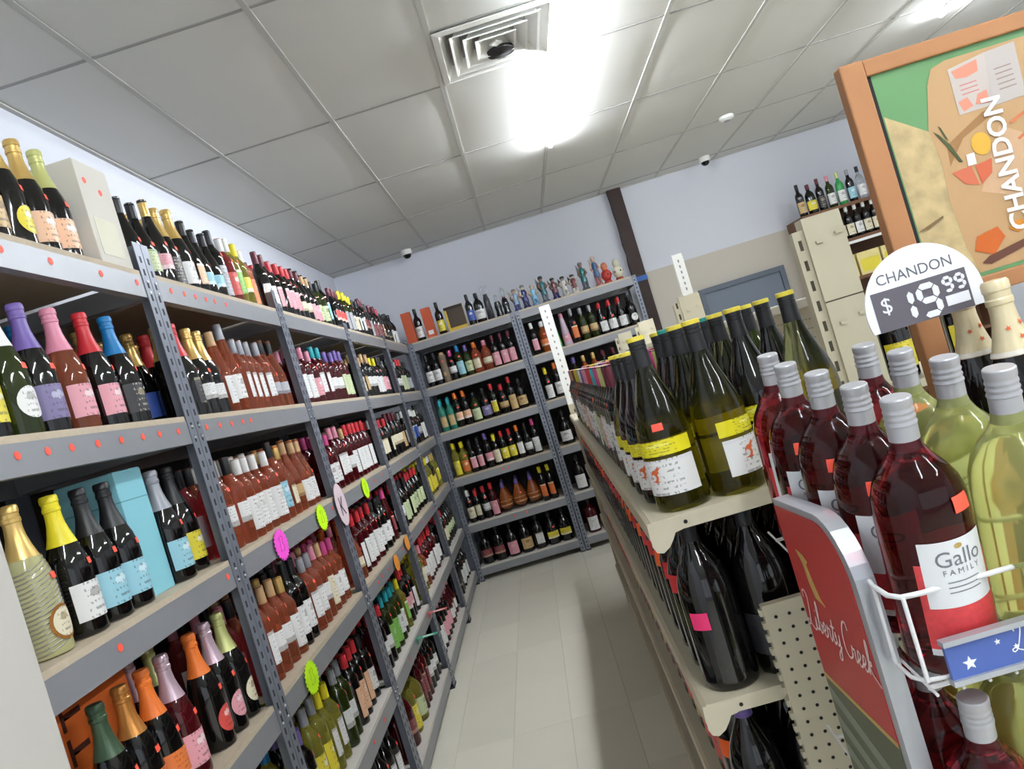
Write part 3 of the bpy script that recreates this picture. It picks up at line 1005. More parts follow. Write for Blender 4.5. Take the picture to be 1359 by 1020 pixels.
cb = mat('white_carton', (204, 200, 190), .7, noise=.05, nscale=6)
t = carton('wine_carton', 'tall grey-white carton beside the first rack post, top shelf', -1.32, 2.055, ZK[0] + BOARD, -1.02, 2.222, 2.665, cb)
obj('printed_crest', boxmesh('printed_crest', .1502, -.06, .03, .1508, .05, .14), label_mat('crest', (190, 186, 160), (150, 140, 80), 0), t)
for yy, zz in ((-.05, .245), (.02, .225)):
    obj('price_dot', dot_me, dot_m, t, (.1502, yy, zz), (0, R(90), 0))
teal = mat('teal_carton', (134, 196, 208), .55)
t = carton('gift_box', 'tall light teal gift box behind dark bottles on third shelf', -1.235, 1.89, ZK[2] + BOARD, -1.075, 2.025, 1.80, teal)
obj('lid_seam', boxmesh('lid_seam', -.0805, -.068, .255, .0805, .068, .258), mat('seam', (96, 150, 160), .7), t)
org = mat('orange_carton', (214, 104, 34), .55)
t = carton('gift_box', 'large orange gift box with dark lettering behind orange foiled bottles', -1.52, 1.50, ZK[3] + BOARD, -1.185, 1.875, 1.35, org)
for i, ch in enumerate('NETT'):
    obj('lettering', text_mesh(ch, .10, bold=.002), mat('ink_brown', (70, 26, 14), .6), t, (.1680, -.04, .06 + i * .078), (R(90), R(-90), R(90)))

# ---- boxes and odd bottles on top of the back rack
zb = ZK[0] + BOARD
red_c = mat('rust_carton', (190, 84, 50), .6)
t = carton('bottle_carton', 'rust red bottle carton in the back left corner', -.995, 7.235, zb, -.905, 7.325, zb + .30, red_c)
t = carton('bottle_carton', 'rust red bottle carton beside yellow labelled bottle, back rack top', -.80, 7.235, zb, -.71, 7.325, zb + .29, red_c)
obj('carton_label', boxmesh('carton_label', -.025, -.0458, .03, .025, -.0452, .07), LBM['w'][0], t)
yb_ = mat('yellow_carton', (206, 172, 60), .6)
t = carton('picture_box', 'yellow and black picture box on top of the back rack', -.585, 7.24, zb, -.40, 7.30, zb + .235, yb_)
obj('printed_panel', boxmesh('printed_panel', -.07, -.0312, .03, .0915, -.0304, .21), label_mat('jaguar', (60, 44, 28), (196, 110, 50), 0), t)
obj('printed_band', boxmesh('printed_band', -.0915, -.0316, .205, .0915, -.0305, .232), black_m, t)
for sp, x, lb in (('TkKw', -.86, 'white labelled dark bottle between two rust red cartons'), ('TkKy', -.645, 'yellow labelled dark bottle beside yellow picture box, back rack top'),
                  ('BkKb', -.345, 'blue labelled dark bottle right of the yellow picture box'), ('LkKw', -.255, 'squat dark bottle beside the tall stoppered bottle')):
    bottle(sp, (x, 7.285, zb), 0, lb, 'bottles on top of the back wall rack', sticker=False)
# tall smoked bottle with a square stopper
t = thing('stoppered_bottle', 'tall smoky bottle with square glass stopper on back rack', 'bottle', (-.165, 7.29, zb))
obj('glass', MB().lathe([(0, .003), (.032, 0), (.036, .004), (.03, .2), (.022, .23), (.02, .25), (0, .251)], 16).mesh('glass', smooth=50), mat('smoke_glass', (60, 60, 66), .08, trans=.2), t)
obj('stopper', MB().box(-.04, -.012, .25, .04, .012, .262).box(-.04, -.012, .262, -.028, .012, .315).box(.028, -.012, .262, .04, .012, .315).box(-.04, -.012, .315, .04, .012, .327).mesh('stopper'), GL['c'][1], t)
# dark novelty decanters
for i, (x, hh, lb) in enumerate(((-.075, .22, 'low dark sculpted decanter nearest the stoppered bottle'), (.0, .27, 'dark sculpted decanter with clear glass stopper'))):
    t = thing('sculpted_decanter', lb, 'decanter', (x + .0, 7.30, zb), 0, 'dark sculpted decanters')
    obj('body', MB().lathe([(0, .002), (.034, 0), (.036, .02), (.03, .06), (.036, .1), (.026, .15), (.014, hh * .62), (0, hh * .63)], 12, sx=1, sy=.8).mesh('body', smooth=50), GL['k'][1], t)
    obj('stopper', MB().lathe([(0, hh * .62), (.012, hh * .64), (.022, hh * .8), (.02, hh * .92), (0, hh)], 12).mesh('stopper', smooth=60), GL['c'][1], t)
    obj('collar', MB().lathe([(.016, hh * .58), (.018, hh * .6), (.016, hh * .64), (0, hh * .64)], 12).mesh('collar', smooth=50), CP['D'][1], t)


def figurine(x, h, body, skin, base, cloak, label, kind=0):
    t = thing('figurine_bottle', label, 'figurine bottle', (x, 7.30, zb), random.uniform(-.3, .3), 'figurine bottles on the back wall rack')
    w = .05
    mb = lambda rgb: mat('ceramic_%d_%d_%d' % rgb, rgb, .25)
    obj('base', MB().lathe([(0, 0), (w * .8, 0), (w * .8, .014), (w * .6, .03), (0, .032)], 14, sy=.8).mesh('base', smooth=40), mb(base), t)
    if kind == 0:  # robed figure with cape and raised wing
        obj('leg', MB().lathe([(.012, .028), (.014, h * .2), (.016, h * .42), (0, h * .43)], 10, -.016, 0).mesh('leg', smooth=50), mb(base), t)
        obj('leg', MB().lathe([(.012, .028), (.014, h * .2), (.016, h * .42), (0, h * .43)], 10, .016, .004).mesh('leg', smooth=50), mb(base), t)
        obj('tunic', MB().lathe([(0, h * .3), (w * .62, h * .3), (w * .5, h * .48), (w * .62, h * .68), (w * .35, h * .78), (0, h * .79)], 14, sy=.7).mesh('tunic', smooth=50), mb(body), t)
        for sx in (-1, 1):
            obj('arm', MB().tube([(sx * w * .5, 0, h * .72), (sx * w * .8, -.015, h * .58), (sx * w * .45, -.04, h * .52)], .010, 8).mesh('arm', smooth=60), mb(skin), t)
        obj('head', MB().lathe([(0, h * .77), (.012, h * .78), (.02, h * .84), (.019, h * .9), (0, h * .94)], 12).mesh('head', smooth=60), mb(skin), t)
        obj('headdress', MB().lathe([(.021, h * .88), (.026, h * .91), (.018, h * .98), (0, h)], 10, sy=1.1).mesh('headdress', smooth=40), mb(cloak), t)
        obj('wing', MB().prism([(-w * .4, h * .35), (-w * 1.0, h * .6), (-w * .95, h * .96), (-w * .5, h * .8), (w * .2, h * .7)], 'y', .018, .028).mesh('wing'), mb(cloak), t)
    else:  # painted ball-topped ornament
        obj('lower_ball', MB().lathe([(0, .02), (.03, .03), (.05, .07), (.046, .11), (.02, .14), (0, .142)], 16).mesh('lower_ball', smooth=60), mb(body), t)
        obj('upper_ball', MB().lathe([(0, .12), (.024, .13), (.034, .165), (.024, .2), (0, .21)], 16).mesh('upper_ball', smooth=60), mb(skin), t)
        for q in range(5):
            a = q * 2 * PI / 5
            obj('painted_spot', MB().lathe([(0, -.012), (.010, 0), (0, .012)], 8, .047 * math.cos(a), .047 * math.sin(a), .085).mesh('painted_spot', smooth=60), mb(cloak), t)


figs = [(.105, .22, (130, 160, 190), (196, 170, 150), (70, 76, 120), (150, 140, 130), 'pale blue robed figurine bottle nearest the double rack post', 0),
        (.195, .235, (44, 48, 110), (214, 206, 190), (50, 52, 90), (150, 150, 146), 'dark blue robed figurine bottle with grey headdress', 0),
        (.285, .21, (120, 176, 206), (206, 188, 170), (110, 150, 180), (190, 180, 170), 'sky blue figurine bottle with pale cape', 0),
        (.385, .265, (40, 104, 116), (150, 110, 90), (90, 100, 110), (60, 70, 70), 'teal warrior figurine bottle with dark raised wing', 0),
        (.49, .215, (110, 60, 64), (120, 110, 104), (50, 44, 90), (70, 64, 64), 'maroon crouching figurine bottle with grey wing', 0),
        (.585, .20, (210, 206, 200), (170, 160, 150), (180, 178, 170), (60, 60, 62), 'white figurine bottle with dark wing', 0),
        (.68, .19, (120, 56, 60), (190, 180, 170), (196, 192, 184), (50, 48, 50), 'short red figurine bottle on white base', 0),
        (.785, .28, (36, 110, 112), (140, 110, 90), (70, 74, 84), (120, 120, 124), 'tall teal warrior figurine bottle with grey shield wing', 0),
        (.915, .30, (60, 96, 140), (196, 160, 140), (150, 90, 86), (206, 190, 180), 'tallest blue warrior figurine bottle with white plume', 0),
        (1.0, .15, (180, 60, 54), (200, 120, 90), (170, 54, 50), (120, 50, 40), 'small red ornament bottle near rack end', 1),
        (1.115, .2, (216, 212, 190), (206, 204, 180), (150, 66, 50), (46, 46, 44), 'white spotted ball-shaped ornament bottle at rack end', 1)]
for f_ in figs:
    figurine(*f_)


# ------------------------------------------------------------------ hanging price flags on the left rack
def burst(y, k, rgb, label, r=.055, n=22):
    p = []
    for i in range(n * 2):
        a = PI * i / n
        rr = r * (1 if i % 2 else .84)
        p.append((rr * math.cos(a) * 1.25, rr * math.sin(a) * 1.05))
    nm = 'neon_%d_%d_%d' % rgb
    t = thing('starburst_sign', label, 'price sign', (LX + .003, y, ZK[k]), PI / 2)
    obj('card', MB().prism(p, 'y', -.003, -.0015).mesh('card'), mat(nm, rgb, .5), t)
    obj('handwriting', MB().tube([(-.02, -.0034, .02), (-.005, -.0034, .03), (-.012, -.0034, 0), (-.022, -.0034, -.02), (.0, -.0034, -.022)], .0011, 5)
        .tube([(.008, -.0034, .03), (.02, -.0034, .022), (.01, -.0034, .005), (.022, -.0034, -.01), (.008, -.0034, -.024)], .0011, 5).mesh('handwriting'), mat('marker_' + nm, tuple(int(v * .75) for v in rgb), .5), t)


burst(2.647, 2, (255, 90, 220), 'neon pink starburst price sign on the third shelf beam')
burst(3.174, 2, (204, 255, 20), 'neon yellow starburst sign left of the pink oval letter sign')
burst(4.032, 2, (204, 255, 20), 'neon yellow starburst sign right of the pink oval letter sign')
burst(2.558, 3, (204, 255, 20), 'neon yellow starburst sign on the fourth shelf beam')


def oval_sign(y, z, rgb, label, rx, rz_, letter=None):
    p = [(rx * math.cos(2 * PI * i / 28), rz_ * math.sin(2 * PI * i / 28)) for i in range(28)]
    t = thing('oval_sign', label, 'sign', (LX + .004, y, z), PI / 2)
    obj('card', MB().prism(p, 'y', -.006, -.004).mesh('card'), mat('oval_%d_%d_%d' % rgb, rgb, .5), t)
    if letter:
        obj('lettering', text_mesh(letter, .125), black_m, t, (0, -.0064, -.012), (R(90), 0, 0))


oval_sign(3.493, 1.415, (222, 200, 208), 'pale pink oval sign with black letter K on a post', .085, .10, 'K')
oval_sign(4.20, .955, (250, 160, 60), 'orange oval tag left of the rack post', .058, .045)
oval_sign(4.60, .98, (250, 160, 60), 'orange oval tag right of the rack post, fourth shelf', .058, .045)
# paper shelf talkers sticking out into the aisle
for y, z, rgb, lb in ((4.15, .535, (52, 160, 130), 'teal paper shelf tag sticking out of the fifth shelf'), (4.62, .53, (214, 96, 96), 'coral paper shelf tag sticking out beside the teal one')):
    t = thing('shelf_tag', lb, 'shelf tag', (LX + .008, y, z))
    obj('strip', MB().box(0, -.02, -.004, .115, .02, -.003).box(-.004, -.02, -.03, 0, .02, .002).mesh('strip'), mat('tag_%d' % rgb[0], rgb, .5), t)
    obj('printed_lines', MB().box(.03, -.012, -.0029, .1, -.004, -.0025).box(.03, .002, -.0029, .085, .01, -.0025).mesh('printed_lines'), whitep, t)

# ------------------------------------------------------------------ cream gondola on the right of the aisle
G = thing('gondola_shelf', 'cream metal gondola shelf along the right of the aisle', 'store shelf', (.145, 1.44, 0), R(-1.0))
GM = Matrix.Translation((.145, 1.44, 0)) @ Matrix.Rotation(R(-1.0), 4, 'Z')
GLEN = 3.9
GZ = [1.392, 1.031, .67, .30]
GD = [.66, .36, .36, .40]
sec = GLEN / 3
lip = mat('cream_edge', (188, 177, 150), .45, noise=.1, nscale=14)
for z, d in zip(GZ, GD):
    for q in range(3):
        y0, y1 = q * sec + .001, (q + 1) * sec - .001
        m = MB().box(0.0, y0, z - .006, d, y1, z)
        m.box(-.004, y0, z - .034, .0, y1, z + .001)
        m.box(.0, y0, z - .028, d, y0 + .003, z - .006)
        sh = obj('shelf', m.mesh('shelf'), cream, G)
        obj('price_rail', MB().prism([(-.004, z - .034), (-.004, z - .001), (-.012, z - .004), (-.014, z - .034)], 'y', y0, y1).mesh('price_rail'), lip, sh)
        if q == 0:
            obj('end_bracket', MB().prism([(-.012, z - .002), (.05, z - .002), (.05, z - .028), (.036, z - .03), (.028, z - .042), (.018, z - .054), (.004, z - .062), (-.008, z - .058), (-.013, z - .046)], 'y', y0 - .0025, y0 + .002).mesh('end_bracket'), cream, sh)
            obj('screw_hole', MB().lathe([(0, 0), (.004, 0), (.004, .0006), (0, .0006)], 10, .06, 0, 0).mesh('screw_hole'), black_m, sh, (0, y0 - .0002, z - .016), (R(90), 0, 0))
obj('center_panel', boxmesh('center_panel', .40, .02, .05, .42, GLEN, 1.35), cream, G)
obj('kick_plate', boxmesh('kick_plate', .03, .0, .0, .05, GLEN, .26), cream, G)
obj('base_end', boxmesh('base_end', .05, .0, .0, .40, .02, .26), cream, G)
# perforated end panel facing the camera, toothed edge
pg = MB().box(.145, -.022, .05, .43, -.004, 1.19)
z = .07
while z < 1.18:
    pg.box(.139, -.018, z, .145, -.006, z + .012)
    z += .025
for i in range(11):
    for j in range(44):
        x, zz = .165 + i * .0254 + 0, 1.165 - j * .0254
        if x < .42:
            hm = MB().lathe([(0, 0), (.0034, 0), (.0034, .0005), (0, .0005)], 8)
            k0 = len(pg.v)
            pg.v += [(x + p[0], -.022 - p[2], zz + p[1]) for p in hm.v]
            pg.f += [tuple(k0 + q for q in fa) for fa in hm.f]
            pg.m += [1] * len(hm.f)
obj('end_pegboard', pg.mesh('end_pegboard', 2), [cream, black_m], G)
# slotted upright at the far end, its top is a white strip
up = MB().box(.0, GLEN + .03, 0, .075, GLEN + .06, 1.46)
z = .1
while z < 1.44:
    up.box(.03, GLEN + .0292, z, .045, GLEN + .0301, z + .02, 1)
    z += .05
obj('slotted_upright', up.mesh('slotted_upright', 2), [lip, cream_dk], G)
up = MB().prism([(.0, 1.46), (.075, 1.46), (.078, 2.18), (.002, 2.18)], 'y', GLEN + .03, GLEN + .05)
z = 1.5
while z < 2.15:
    up.box(.035, GLEN + .0292, z, .044, GLEN + .0301, z + .016, 1)
    z += .045
obj('upright_top', up.mesh('upright_top', 2), [whitep, mat('slot_grey', (130, 130, 130), .8)], G)


def gpos(x, y, z):
    p = GM @ Vector((x, y, z))
    return (p.x, p.y, p.z)


# magnums on the gondola top, near end
ytop_m = mat('cap_top_yellow', (226, 206, 70), .45)
ttop_m = mat('cap_top_teal', (40, 150, 136), .45)
top_me = MB().lathe([(.0165, -.004), (.0182, -.0035), (.0182, .0045), (.016, .0055), (0, .0056)], 20).mesh('cap_top')
band_me = patch(SH['X']['glass'], .112, .142, -1.3, 1.3, 14)
emblem = mat('orange_print', (214, 104, 60), .5)
roo = [(-.9, -.9), (-.2, -.75), (.05, -.45), (-.05, -.1), (-.45, .1), (-.75, -.3), (-.62, .2), (-.3, .5), (.1, .55), (.35, .75), (.6, .98), (.62, .8), (.95, .72), (.7, .6), (.5, .38), (.62, .1), (.42, .18), (.3, -.05), (.42, -.4), (.2, -.8), (.5, -.95), (-.1, -1.0)]
_em = MB().prism([(a * .016, b * .016) for a, b in roo], 'z', 0, .0005).mesh('printed_emblem')
_r = SH['X']['r'] + .0009
for v in _em.vertices:
    v.co = Vector(((_r + v.co.z) * math.sin(v.co.x / _r - .35), -(_r + v.co.z) * math.cos(v.co.x / _r - .35), .078 + v.co.y))
emb2 = _em


def kang(x, y, glass, label, band='Y', low='w', top='y', hgt=1.0, sticker=False, rz=-.55, emb=True):
    t = thing('magnum_bottle', label, 'bottle', gpos(x, y, GZ[0]), R(-1) + rz, 'large wine bottles on the gondola top')
    t.scale = (1, 1, hgt)
    s = SH['X']
    obj('glass', s['gm'], GL[glass][1], t)
    cpo = obj('cap', s['cm'], CP['K'][1], t)
    obj('cap_top', top_me, ytop_m if top == 'y' else ttop_m, cpo, (0, 0, .340))
    if band:
        obj('band_label', band_me, LBM[band][0], t)
    lo = obj('label', s['lm'], wlab if low == 'w' else LBM[low][0], t) if low else None
    if emb and lo:
        obj('printed_emblem', emb2, emblem, lo)
    if sticker:
        obj('price_sticker', s['sm'], dot_m, t)


wlab = label_mat('plainwhite', (230, 230, 228), (222, 222, 220), 1)
kang(.078, .07, 'o', 'olive glass magnum with orange emblem label at gondola front corner', sticker=True)
kang(.190, .07, 'o', 'olive glass magnum with yellow band right of the corner bottle', rz=.9)
kang(.30, .17, 'k', 'dark glass magnum with yellow band beside the rose magnums', low='k', emb=False)
kang(.40, .13, 'o', 'olive glass magnum behind the rose magnums', band=None, low=None)
kang(.068, .185, 'k', 'dark glass magnum, second along the gondola edge, yellow band', hgt=.93, sticker=True)
kang(.18, .19, 'o', 'olive glass magnum, second row on the gondola top')
kang(.066, .30, 'k', 'dark glass magnum, third along the gondola edge', hgt=.93)
kang(.178, .305, 'k', 'dark glass magnum, third row inside, teal cap top', top='t')
kang(.29, .29, 'o', 'olive glass magnum, third row beside dark magnum')
kang(.065, .415, 'o', 'olive glass magnum, fourth along the gondola edge', hgt=.93)
kang(.177, .42, 'k', 'dark glass magnum, fourth row on the gondola top')
kang(.29, .41, 'k', 'dark glass magnum, fourth row, teal cap top', top='t')
kang(.40, .30, 'k', 'dark glass magnum before the perforated cream panel', band='Y', low=None)
kang(.40, .44, 'g', 'green glass magnum before the perforated cream panel', band=None, low='g', emb=False)
runs = ['BkDw2', 'BgEw2', 'BdMw1', 'BkMp1', 'BgTe2', 'BkRw3', 'BkPw3', 'BdVp2', 'BkWc2', 'BgEw2', 'BrYw3', 'BkDw3', 'BkGk3', 'BdPw3']
yy = .56
flat = [r[:4] for r in runs for _ in range(int(r[4:]))][:int((GLEN - .1 - yy) / .084)]
for tok, lab in zip(flat, series_labels(flat, 'along the gondola top')):
    p = gpos(.055, yy, GZ[0])
    bottle(tok, p, R(-91) + random.uniform(.3, .7), lab, 'bottles along the gondola top', sticker=random.random() < .4, style=len(lab) % 4)
    for rr in range(1, 4):
        q = gpos(.055 + rr * .085, yy, GZ[0])
        rear_bottle(tok, q[0], q[1], q[2], R(-91))
    yy += .084
# lower gondola shelves, dark magnums
neon = {'R': mat('sticker_red', (206, 50, 56), .5), 'O': mat('sticker_orange', (240, 100, 40), .5), 'M': mat('sticker_pink', (226, 50, 110), .5)}
st_me = patch(SH['Z']['glass'], .14, .178, -.35, .35, 5, .0012, 1)
st2_me = patch(SH['Z']['glass'], .185, .228, -.55, .55, 7, .0012, 2)
ZLAB = {0: 'second', 1: 'third', 2: 'lowest'}
for lv in range(3):
    yy = .075
    n = 0
    while yy < GLEN - .08:
        nearest = n < 4
        col = ('M' if n == 0 else random.choice('RROO')) if lv == 0 else random.choice('RO')
        word = {'R': 'red', 'O': 'orange', 'M': 'pink'}[col]
        if nearest:
            lab = 'large dark bottle with %s sticker, %s on the %s gondola shelf' % (word, ['nearest', 'second', 'third', 'fourth'][n], ZLAB[lv])
        else:
            lab = 'dark magnum, %s sticker, %s from the near end, %s gondola shelf' % (word, ordinal(n + 1), ZLAB[lv])
        spec = 'ZkKk' if lv == 0 else ('ZkVk' if lv == 1 else 'ZdKm')
        if lv and n > 1:
            spec = random.choice(('MkDw', 'MdRm', 'MkKt', 'MkRr'))
        s = SH[spec[0]]
        t = thing('magnum_bottle', lab, 'bottle', gpos(.068, yy, GZ[lv + 1]), R(-91) + (.9 if n < 1 else random.uniform(.65, .95)), 'dark magnums on the gondola side')
        t.scale = (.93, .93, .9 if spec[0] == 'Z' else .98)
        obj('glass', s['gm'], GL[spec[1]][1], t)
        obj('cap', s['cm'], CP[spec[2]][1], t)
        if spec[0] == 'M':
            obj('label', s['lm'], LBM[spec[3]][0], t)
            obj('price_sticker', s['sm'], dot_m, t)
        else:
            obj('price_sticker', st_me if n == 0 else st2_me, neon[col], t)
        # the row behind
        for rr in (1, 2):
            q = gpos(.068 + rr * .112, yy, GZ[lv + 1])
            rear_bottle('ZkKk', q[0], q[1], q[2], R(-91))
        yy += .113
        n += 1

# ------------------------------------------------------------------ second gondola spine with tall cream posts
t2 = thing('gondola_spine', 'tall cream gondola spine with perforated panel behind the magnums', 'store shelf', (.9, 2.2, 0))


def spine_post(x, y, w, h, white=False):
    m = MB().box(x, y, 0, x + w, y + .05, h)
    m.box(x - .032, y + .01, 0, x, y + .045, h - .03)
    z = .1
    while z < h - .05:
        m.box(x - .0206, y + .0094, z, x - .0106, y + .0101, z + .03, 1)
        z += .06
    for zz in (h - .08, h - .32):
        m.box(x + w * .2, y - .008, zz, x + w * .38, y, zz + .008)
        m.box(x + w * .72, y - .008, zz + .012, x + w * .9, y, zz + .02)
    m.box(x, y - .0006, h - .25, x + w, y, h - .246, 1)
    obj('spine_post', m.mesh('spine_post', 2), [cream, cream_dk], t2)


spine_post(-.026, 0, .112, 1.927)
spine_post(-.03, 1.8, .11, 1.893)
spine_post(-.03, 3.3, .11, 1.875)
spine_post(-.04, 4.5, .12, 1.862)
cream2 = mat('cream_panel', (200, 193, 170), .4)
obj('spine_panel', boxmesh('spine_panel', .0, .06, .1, .02, 4.5, 1.68), cream2, t2)
obj('top_rail', boxmesh('top_rail', -.014, .06, 1.68, .03, 4.5, 1.71, .004), mat('cream_rail', (222, 217, 200), .4), t2)
hs = MB()
for j in range(11):
    y = .12
    while y < 2.6:
        hs.box(-.0006, y, 1.64 - j * .03, .0003, y + .018, 1.644 - j * .03)
        y += .03
obj('perforation', hs.mesh('perforation', fix=False), mat('perf', (150, 142, 122), .8), t2)['kind'] = 'stuff'
obj('lower_shelf', boxmesh('lower_shelf', .02, .06, 1.36, .4, 4.5, 1.385), cream, t2)
wt = MB().box(.0, 1.805, 1.895, .055, 1.82, 2.115)
z = 1.92
while z < 2.09:
    wt.box(.024, 1.8044, z, .031, 1.8051, z + .015, 1)
    z += .03
obj('upright_top', wt.mesh('upright_top', 2), [whitep, mat('slot_grey', (130, 130, 130), .8)], t2)

# ------------------------------------------------------------------ brown wooden shelf by the back wall, right
wood_dk = mat('brown_wood', (110, 76, 52), .6, noise=.25, nscale=5)
t = thing('wooden_shelf', 'brown wooden bottle shelf standing right of the grey door', 'shelf', (2.97, 7.42, 0))
for z, h in ((2.41, .03), (2.075, .03), (1.70, .03), (1.3, .03), (.9, .03), (.5, .03)):
    obj('shelf_board', boxmesh('shelf_board', .03, .0, z, 1.6, .42, z + h), wood_dk, t)
for x in (0, 1.6):
    obj('side_panel', boxmesh('side_panel', x, 0, 0, x + .03, .44, 2.44), wood_dk, t)
obj('back_panel', boxmesh('back_panel', .03, .42, 0, 1.6, .44, 2.44), wood_dk, t)
obj('white_rail', boxmesh('white_rail', .03, -.012, 2.05, 1.6, 0, 2.075), whitep, t)
ypk = mat('yellow_pack', (222, 206, 140), .55, noise=.12, nscale=12)
for i in range(3):
    tt = thing('snack_box', ['pale yellow box under the white rail, nearest the cream post', 'pale yellow box under the white rail, middle of three', 'pale yellow box under the white rail, farthest right'][i], 'box', (3.24 + i * .24, 7.5, 1.73))
    obj('carton', boxmesh('carton', -.11, -.06, 0, .11, .06, .22, .004), ypk, tt)
    obj('printed_panel', boxmesh('printed_panel', -.09, -.0612, .03, .09, -.0603, .15), LBM['y'][0], tt)
ur = ['TkKt', 'LkDy', 'TkDk', 'TgPw', 'TeEw', 'TkSl', 'TcKw', 'LcKw', 'TcSw', 'LcKs']
for i, (sp, lab) in enumerate(zip(ur, series_labels(ur, 'on top of brown wooden shelf'))):
    bottle(sp, (3.02 + i * .1, 7.48, 2.44), 0, lab, 'bottles on the wooden shelf', sticker=False)
sm = ['TkWc' if i % 3 else 'TkWw' for i in range(9)]
for i, (sp, lab) in enumerate(zip(sm, series_labels(sm, 'inside brown wooden shelf', ('leftmost', 'rightmost')))):
    bottle(sp, (3.24 + i * .085, 7.48, 2.105), 0, lab, 'bottles on the wooden shelf', sticker=False)

# ------------------------------------------------------------------ wire display rack with red side panel
TILT = R(8.5)
RK = thing('wire_display_rack', 'white wire display rack with red side panel, full of magnums', 'display rack', (.32, .86, 0))
RO = Vector((.32, .86, 0))


def rk(x, y, z):
    return (x - RO.x, y - RO.y, z)


alu = mat('aluminium', (176, 180, 186), .35, .5)
wire_m = mat('white_wire', (222, 222, 222), .35)
sred = mat('sign_red', (176, 50, 46), .4)
# side panel outline (y,z), rounded near top corner
y0, y1, zt = .915, 1.167, 1.443


def panel_outline(a0, a1, ztop, zbot, r):
    p = [(a1, zbot), (a1, ztop - .006)]
    for i in range(9):
        t = PI / 2 * i / 8
        p.append((a0 + r - r * math.sin(t), ztop - r + r * math.cos(t)))
    p.append((a0, zbot))
    return p


out = panel_outline(y0, y1, zt, .12, .085)
inn = panel_outline(y0 + .018, y1 - .003, zt - .010, .13, .075)
pan = MB().prism([(a - RO.y, b) for a, b in out], 'x', .302 - RO.x, .326 - RO.x).mesh('panel_frame')
pf = obj('panel_frame', pan, alu, RK)
# printed faces on the aisle side
redp = [(a, b) for a, b in inn if b > 1.2]
redp = [(y1 - .003, 1.16)] + redp + [(y0 + .018, 1.16)]
obj('red_print', MB().prism([(a - RO.y, b) for a, b in redp], 'x', .3005 - RO.x, .302 - RO.x).mesh('red_print'), sred, pf)
lowp = [(y1 - .003, .13), (y1 - .003, 1.16), (y0 + .018, 1.16), (y0 + .018, .13)]
vin = mat('vineyard_green', (92, 96, 74), .5)
vp_ = obj('vineyard_print', MB().prism([(a - RO.y, b) for a, b in lowp], 'x', .3005 - RO.x, .302 - RO.x).mesh('vineyard_print'), vin, pf)
for i in range(8):
    zz0 = 1.145 - i * .045
    rowp = [(y1 - .006, zz0), (y1 - .006, zz0 - .022), (y0 + .022, zz0 - .075), (y0 + .022, zz0 - .052)]
    obj('vine_row', MB().prism([(a - RO.y, b) for a, b in rowp], 'x', .3001 - RO.x, .3006 - RO.x).mesh('vine_row'), mat('vine_pale', (128, 134, 118), .6), vp_)
gold_m = mat('gold_print', (190, 160, 86), .45)
obj('gold_line', boxmesh('gold_line', .3 - RO.x, y0 + .018 - RO.y, 1.157, .3006 - RO.x, y1 - .003 - RO.y, 1.164), gold_m, pf)
flag = [(1.118, 1.368), (1.096, 1.366), (1.080, 1.358), (1.090, 1.352), (1.080, 1.325), (1.070, 1.306), (1.058, 1.298), (1.092, 1.302), (1.100, 1.325), (1.104, 1.35)]
obj('gold_emblem', MB().prism([(a - RO.y, b) for a, b in flag], 'x', .2999 - RO.x, .3006 - RO.x).mesh('gold_emblem'), gold_m, pf)
script_m = mat('script_white', (232, 206, 200), .5)
obj('lettering', script_mesh('Liberty Creek', .0222, .075), script_m, pf, (.2995 - RO.x, 1.046 - RO.y, 1.245), (R(90), 0, R(-90)))
